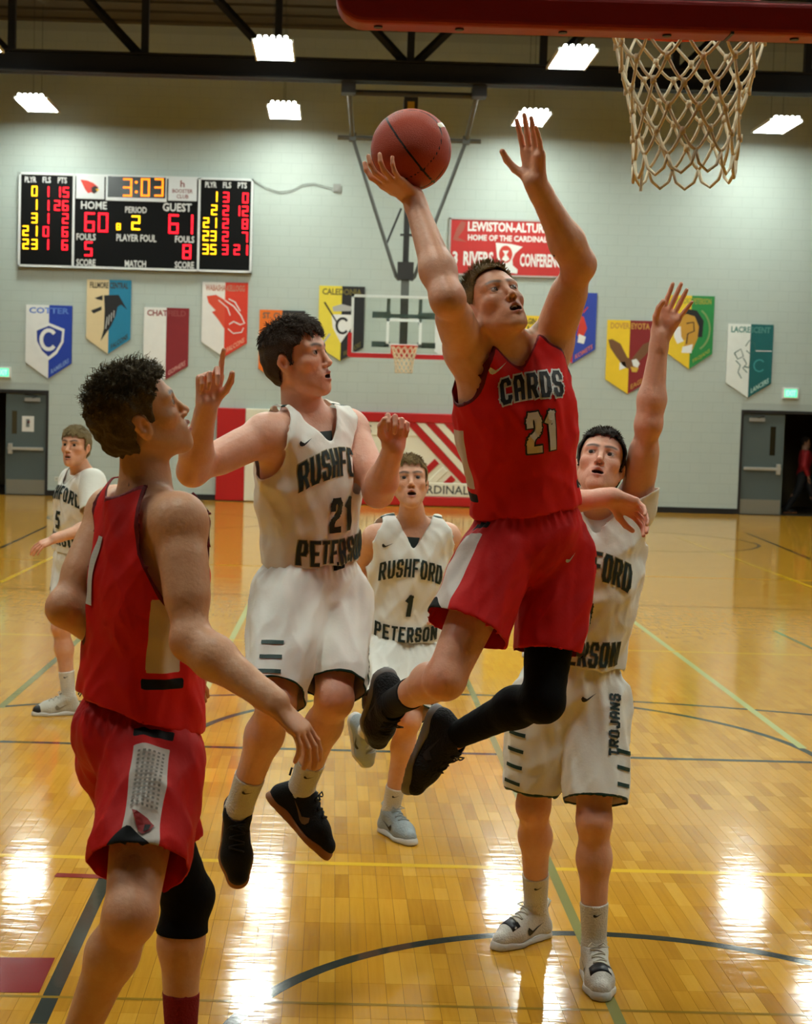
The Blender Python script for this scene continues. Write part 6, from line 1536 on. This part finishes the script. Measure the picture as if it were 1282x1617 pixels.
# ================================================================== WHITE 1 (running up behind)
def white1():
    J = {}; J['pel'] = P(636, 1012, 7.12); J['neck'] = P(652, 822, 7.08); J['front'] = np.array([.03, -1, 0]); J['base'] = (J['pel'][0], 7.1, 0)
    J['Sr'] = P(594, 845, 7.06); J['Sl'] = P(706, 842, 7.10); J['Er'] = reach(J['Sr'], 566, 912, .285, 1); J['Wr'] = reach(J['Er'], 560, 985, .25, -1); J['El'] = reach(J['Sl'], 724, 915, .285, 1); J['Wl'] = reach(J['El'], 694, 972, .25, -1)
    J['Hr'] = P(610, 1018, 7.1); J['Hl'] = P(662, 1018, 7.12); J['Al'] = PZ(616, 1285, .094); J['Kl'] = P(646, 1135, J['Al'][1] - .12); J['Kr'] = reach(J['Hr'], 606, 1128, .43, -1); J['Ar'] = reach(J['Kr'], 578, 1155, .42, 1)
    J['mouth'] = .9; J['jaw'] = .004; H = face((0.355, 7.0, 1.603), -1, 20, -3); J['gaze'] = nrm(np.array([.0, -.9, .42]))
    hands = {'r': dict(d=np.array([.1, -.3, -.95]), n=np.array([.9, -.2, .1]), curls=RELAX), 'l': dict(d=np.array([-.75, -.3, -.45]), n=np.array([-.3, -.3, .6]), curls=RELAX)}
    fl = dict(d=np.array([.50, -.86, 0]), u=Z); fr = dict(d=np.array([.22, .25, -.93]), u=np.array([.5, -.75, -.1]))
    hair = dict(top=.020, side=.008, back=.012, front=.008, fringe=.076, mat='hair_light_brown', rgb=(156, 128, 80), tufts=2400, len=.028, lift=.38, tw=.0026, amp=.006, jag=.013)
    root, T, H, S = build_person(J, 'boy in white RUSHFORD PETERSON number 1 uniform running up behind the jumpers', (228, 176, 144), (H, .98), hands, {'r': fr, 'l': fl}, hair, s=.93, hres=.0034, bres=.0085, brow=(84, 58, 38))
    jo = jersey(root, J, T, .95, 'white', .02, 17.0, neck=(.080, .12), loose=.022, arm_r=.070, hem_r=.178)
    chest_text(jo, J, T, [('RUSHFORD', .0, .335, .085, .0300, .0060, .0110, .035, 0, ('g', None)), ('1', .005, .195, .105, .050, .014, .022, 0, .06, ('g', None)), ('PETERSON', .0, .075, .068, .0300, .0060, .0110, -.014, 0, ('g', None))], MT, jo)
    on_cloth(jo, poly_quads([(-.03, .025), (.03, .025), (.016, -.025), (-.016, -.025)], .02), T(0, 0, J['tl'] - .090), T.l, T.u, m_letg, jo, 'collar_patch', .003, body=J['body']); swoosh(jo, T(-.115, 0, .46), T.l, T.u, m_navyk, .05)
    shorts(root, J, T, .95, 'white', .04, 19.0, 0.0, (.36, .36), r0=.110, r1=(.098, .10)); 
    for k in 'rl': sock(root, J, k, .70, m_sockw, .95)
    shoe(root, J['Ar'], fr['d'], fr['u'], st_grey, 1.0, -1, 'pale grey running shoe'); shoe(root, J['Al'], fl['d'], fl['u'], st_grey, 1.0, 1, 'pale grey running shoe')
white1()

# ================================================================== WHITE TEE PLAYER far left
def far_left():
    J = {}; J['pel'] = P(122, 886, 9.7); J['neck'] = P(130, 744, 9.65); J['front'] = np.array([-.78, -.62, 0]); J['base'] = (J['pel'][0], 9.7, 0)
    J['Sl'] = P(147, 765, 9.52); J['Sr'] = P(114, 762, 9.78); J['El'] = reach(J['Sl'], 146, 832, .29, -1); J['Wl'] = reach(J['El'], 88, 850, .25, -1); J['Er'] = reach(J['Sr'], 112, 830, .29, 1); J['Wr'] = reach(J['Er'], 130, 868, .25, 1)
    J['Hl'] = P(132, 892, 9.64); J['Hr'] = P(113, 892, 9.76); J['Ar'] = PZ(109, 1104, .094); J['Kr'] = P(96, 990, J['Ar'][1] - .02); J['Kl'] = reach(J['Hl'], 150, 1000, .43, -1); J['Al'] = reach(J['Kl'], 190, 1085, .42, 1)
    J['mouth'] = .5; H = face((-1.578, 9.55, 1.648), -18, 8, 0); J['gaze'] = nrm(np.array([-.1, -1, .1]))
    hands = {'l': dict(d=np.array([-.85, -.25, -.38]), n=np.array([-.2, .3, -.85]), curls=[(.3, .3, .2)] * 4), 'r': dict(d=np.array([.3, 0, -.95]), n=np.array([.2, -.9, 0]), curls=RELAX)}
    fr = dict(d=np.array([-.96, -.28, 0]), u=Z); fl = dict(d=np.array([-.3, -.2, -.9]), u=np.array([-.8, -.3, .3]))
    hair = dict(top=.018, side=.010, back=.014, front=.010, fringe=.060, mat='hair_mousy', rgb=(134, 114, 74), tufts=2000, len=.028, lift=.22, tw=.0028, amp=.005, burn=-.02, jag=.010)
    root, T, H, S = build_person(J, 'player in white uniform over a white tee walking away and looking back', (224, 172, 140), (H, 1.0), hands, {'r': fr, 'l': fl}, hair, s=.97, hres=.0042, bres=.009, brow=(70, 50, 34))
    U = torso_solid(T, J, 1.0).grow(.008)
    for a, b in (('Sl', 'El'), ('Sr', 'Er')):
        d = nrm(J[b] - J[a]); U.cone(J[a] - d * .02, J[a] + d * .22, .080, .080, .05)
    N0 = T.loc(J['neck'])[2]
    def slv(X):
        out = np.full(X.shape[:-1], -1.0)
        for a, b in (('Sl', 'El'), ('Sr', 'Er')):
            d = nrm(J[b] - J[a]); q = X - J[a]; t = q @ d; r = np.sqrt(((q - t[..., None] * d) ** 2).sum(-1)); out = np.maximum(out, np.where(r < .13, t - .19, -1))
        return out
    garment('undershirt', U, .009, [lambda X: (T.loc(X)[..., 2] - N0) * .8 - np.abs(T.loc(X)[..., 0]) * .5 + .02, slv, lambda X: .1 - T.loc(X)[..., 2]], mat('white_tee', (222, 220, 208)), root, folds(T.u, .004, 10, .35, 2.0), 3, .003, 'white short-sleeved undershirt')
    jo = jersey(root, J, T, 1.0, 'white', .06, 23.0, neck=(.085, .10), loose=.020)
    chest_text(jo, J, T, [('RUSHFORD', .0, .40, .085, .036, .0075, .013, .04, 0, ('g', None)), ('5', .0, .27, .11, .056, .014, .022, 0, 0, ('g', None)), ('PETERSON', .0, .15, .08, .036, .0075, .013, 0, 0, ('g', None))], MT, jo)
    shorts(root, J, T, 1.0, 'white', .10, 27.0, 0.0, (.36, .36), r0=.108, r1=(.10, .10))
    for k in 'rl': sock(root, J, k, .60, m_sockw, .97)
    shoe(root, J['Ar'], fr['d'], fr['u'], st_whiteblk, 1.03, -1, 'white shoe with black toe cap'); shoe(root, J['Al'], fl['d'], fl['u'], st_whiteblk, 1.03, 1)
far_left()

# ================================================================== PEOPLE IN THE HALL
def hall_person(px, py_head, label, jacket, pants, face_yaw, stride, seed, dy):
    Y = WY + dy; k = FPX / Y; x = P(px, 750, Y)[0]; zt = P(px, py_head, Y)[2]; sc = zt / 1.80
    J = {}; z = lambda v: v * sc
    f = np.array([math.sin(math.radians(face_yaw)), -math.cos(math.radians(face_yaw)), 0]); l = np.cross(Z, f); c = np.array([x, Y, 0])
    J['pel'] = c + Z * z(.93); J['neck'] = c + Z * z(1.48) + f * .02; J['front'] = f; J['base'] = (x, Y, 0)
    J['Sl'] = J['neck'] + l * .18 - Z * .05; J['Sr'] = J['neck'] - l * .18 - Z * .05; J['El'] = J['Sl'] + l * .12 - Z * .25 - f * .03; J['Er'] = J['Sr'] - l * .12 - Z * .25 - f * .03
    J['Wl'] = J['El'] - l * .06 - Z * .20 + f * .10; J['Wr'] = J['Er'] + l * .06 - Z * .20 + f * .10
    for sd, kx, st in ((1, 'l', stride), (-1, 'r', -stride)):
        J['H' + kx] = J['pel'] + l * sd * .09; J['A' + kx] = c + l * sd * .10 + f * st * .30 + Z * .095; J['K' + kx] = (J['H' + kx] + J['A' + kx]) / 2 + f * .05
    H = frame_f(c + Z * z(1.665) + f * .02, f, Z); hd = dict(d=-Z, n=f, curls=RELAX); ft = dict(d=f, u=Z)
    root, T, H, S = build_person(J, label, (150, 110, 84), (H, 1.0 * sc), {'l': dict(hd), 'r': dict(hd)}, {'l': ft, 'r': ft}, dict(top=.015, side=.008, back=.012, mat='hair_near_black', rgb=(34, 26, 20), tufts=200, len=.014), s=.98, hres=.007, bres=.014)
    B = torso_solid(T, J, 1.0).grow(.022)
    for a, b, w_ in (('Sl', 'El', 'Wl'), ('Sr', 'Er', 'Wr')): B.cone(J[a], J[b], .07, .06, .04); B.cone(J[b], J[w_] * .9 + J[b] * .1, .06, .048, .03)
    garment('jacket', B, .012, [lambda X: T.loc(X)[..., 2] - J['tl'] - .02, lambda X: -.06 - T.loc(X)[..., 2]], jacket, root, folds(T.u, .004, 9, .4, seed), 2, .004)
    Pn = Solid(); Pn.ell(T(0, 0, .0), np.array([.165, .125, .13]), T.ax, .03)
    for kx in 'lr': Pn.cone(J['H' + kx], J['K' + kx], .098, .072, .04); Pn.cone(J['K' + kx], J['A' + kx], .072, .058, .03)
    garment('trousers', Pn, .012, [lambda X: .07 - X[..., 2]], pants, root, folds(Z, .004, 9, .4, seed + 2), 2, .004)
    for sd, kx in ((1, 'l'), (-1, 'r')): shoe(root, J['A' + kx], f, Z, st_black, .95, sd)
m_blkp = mat('black_trousers', (16, 16, 18), rough=.8)
hall_person(1268, 690, 'person in a dark red jacket and black trousers walking through the dark hall', mat('dark_red_jacket', (150, 18, 22), rough=.7), m_blkp, 75, 1.0, 31, .85)
hall_person(1303, 716, 'person in a pale turquoise top at the edge of the dark doorway', mat('turquoise_top', (96, 200, 214), rough=.7), m_blkp, -60, .4, 37, 2.0)
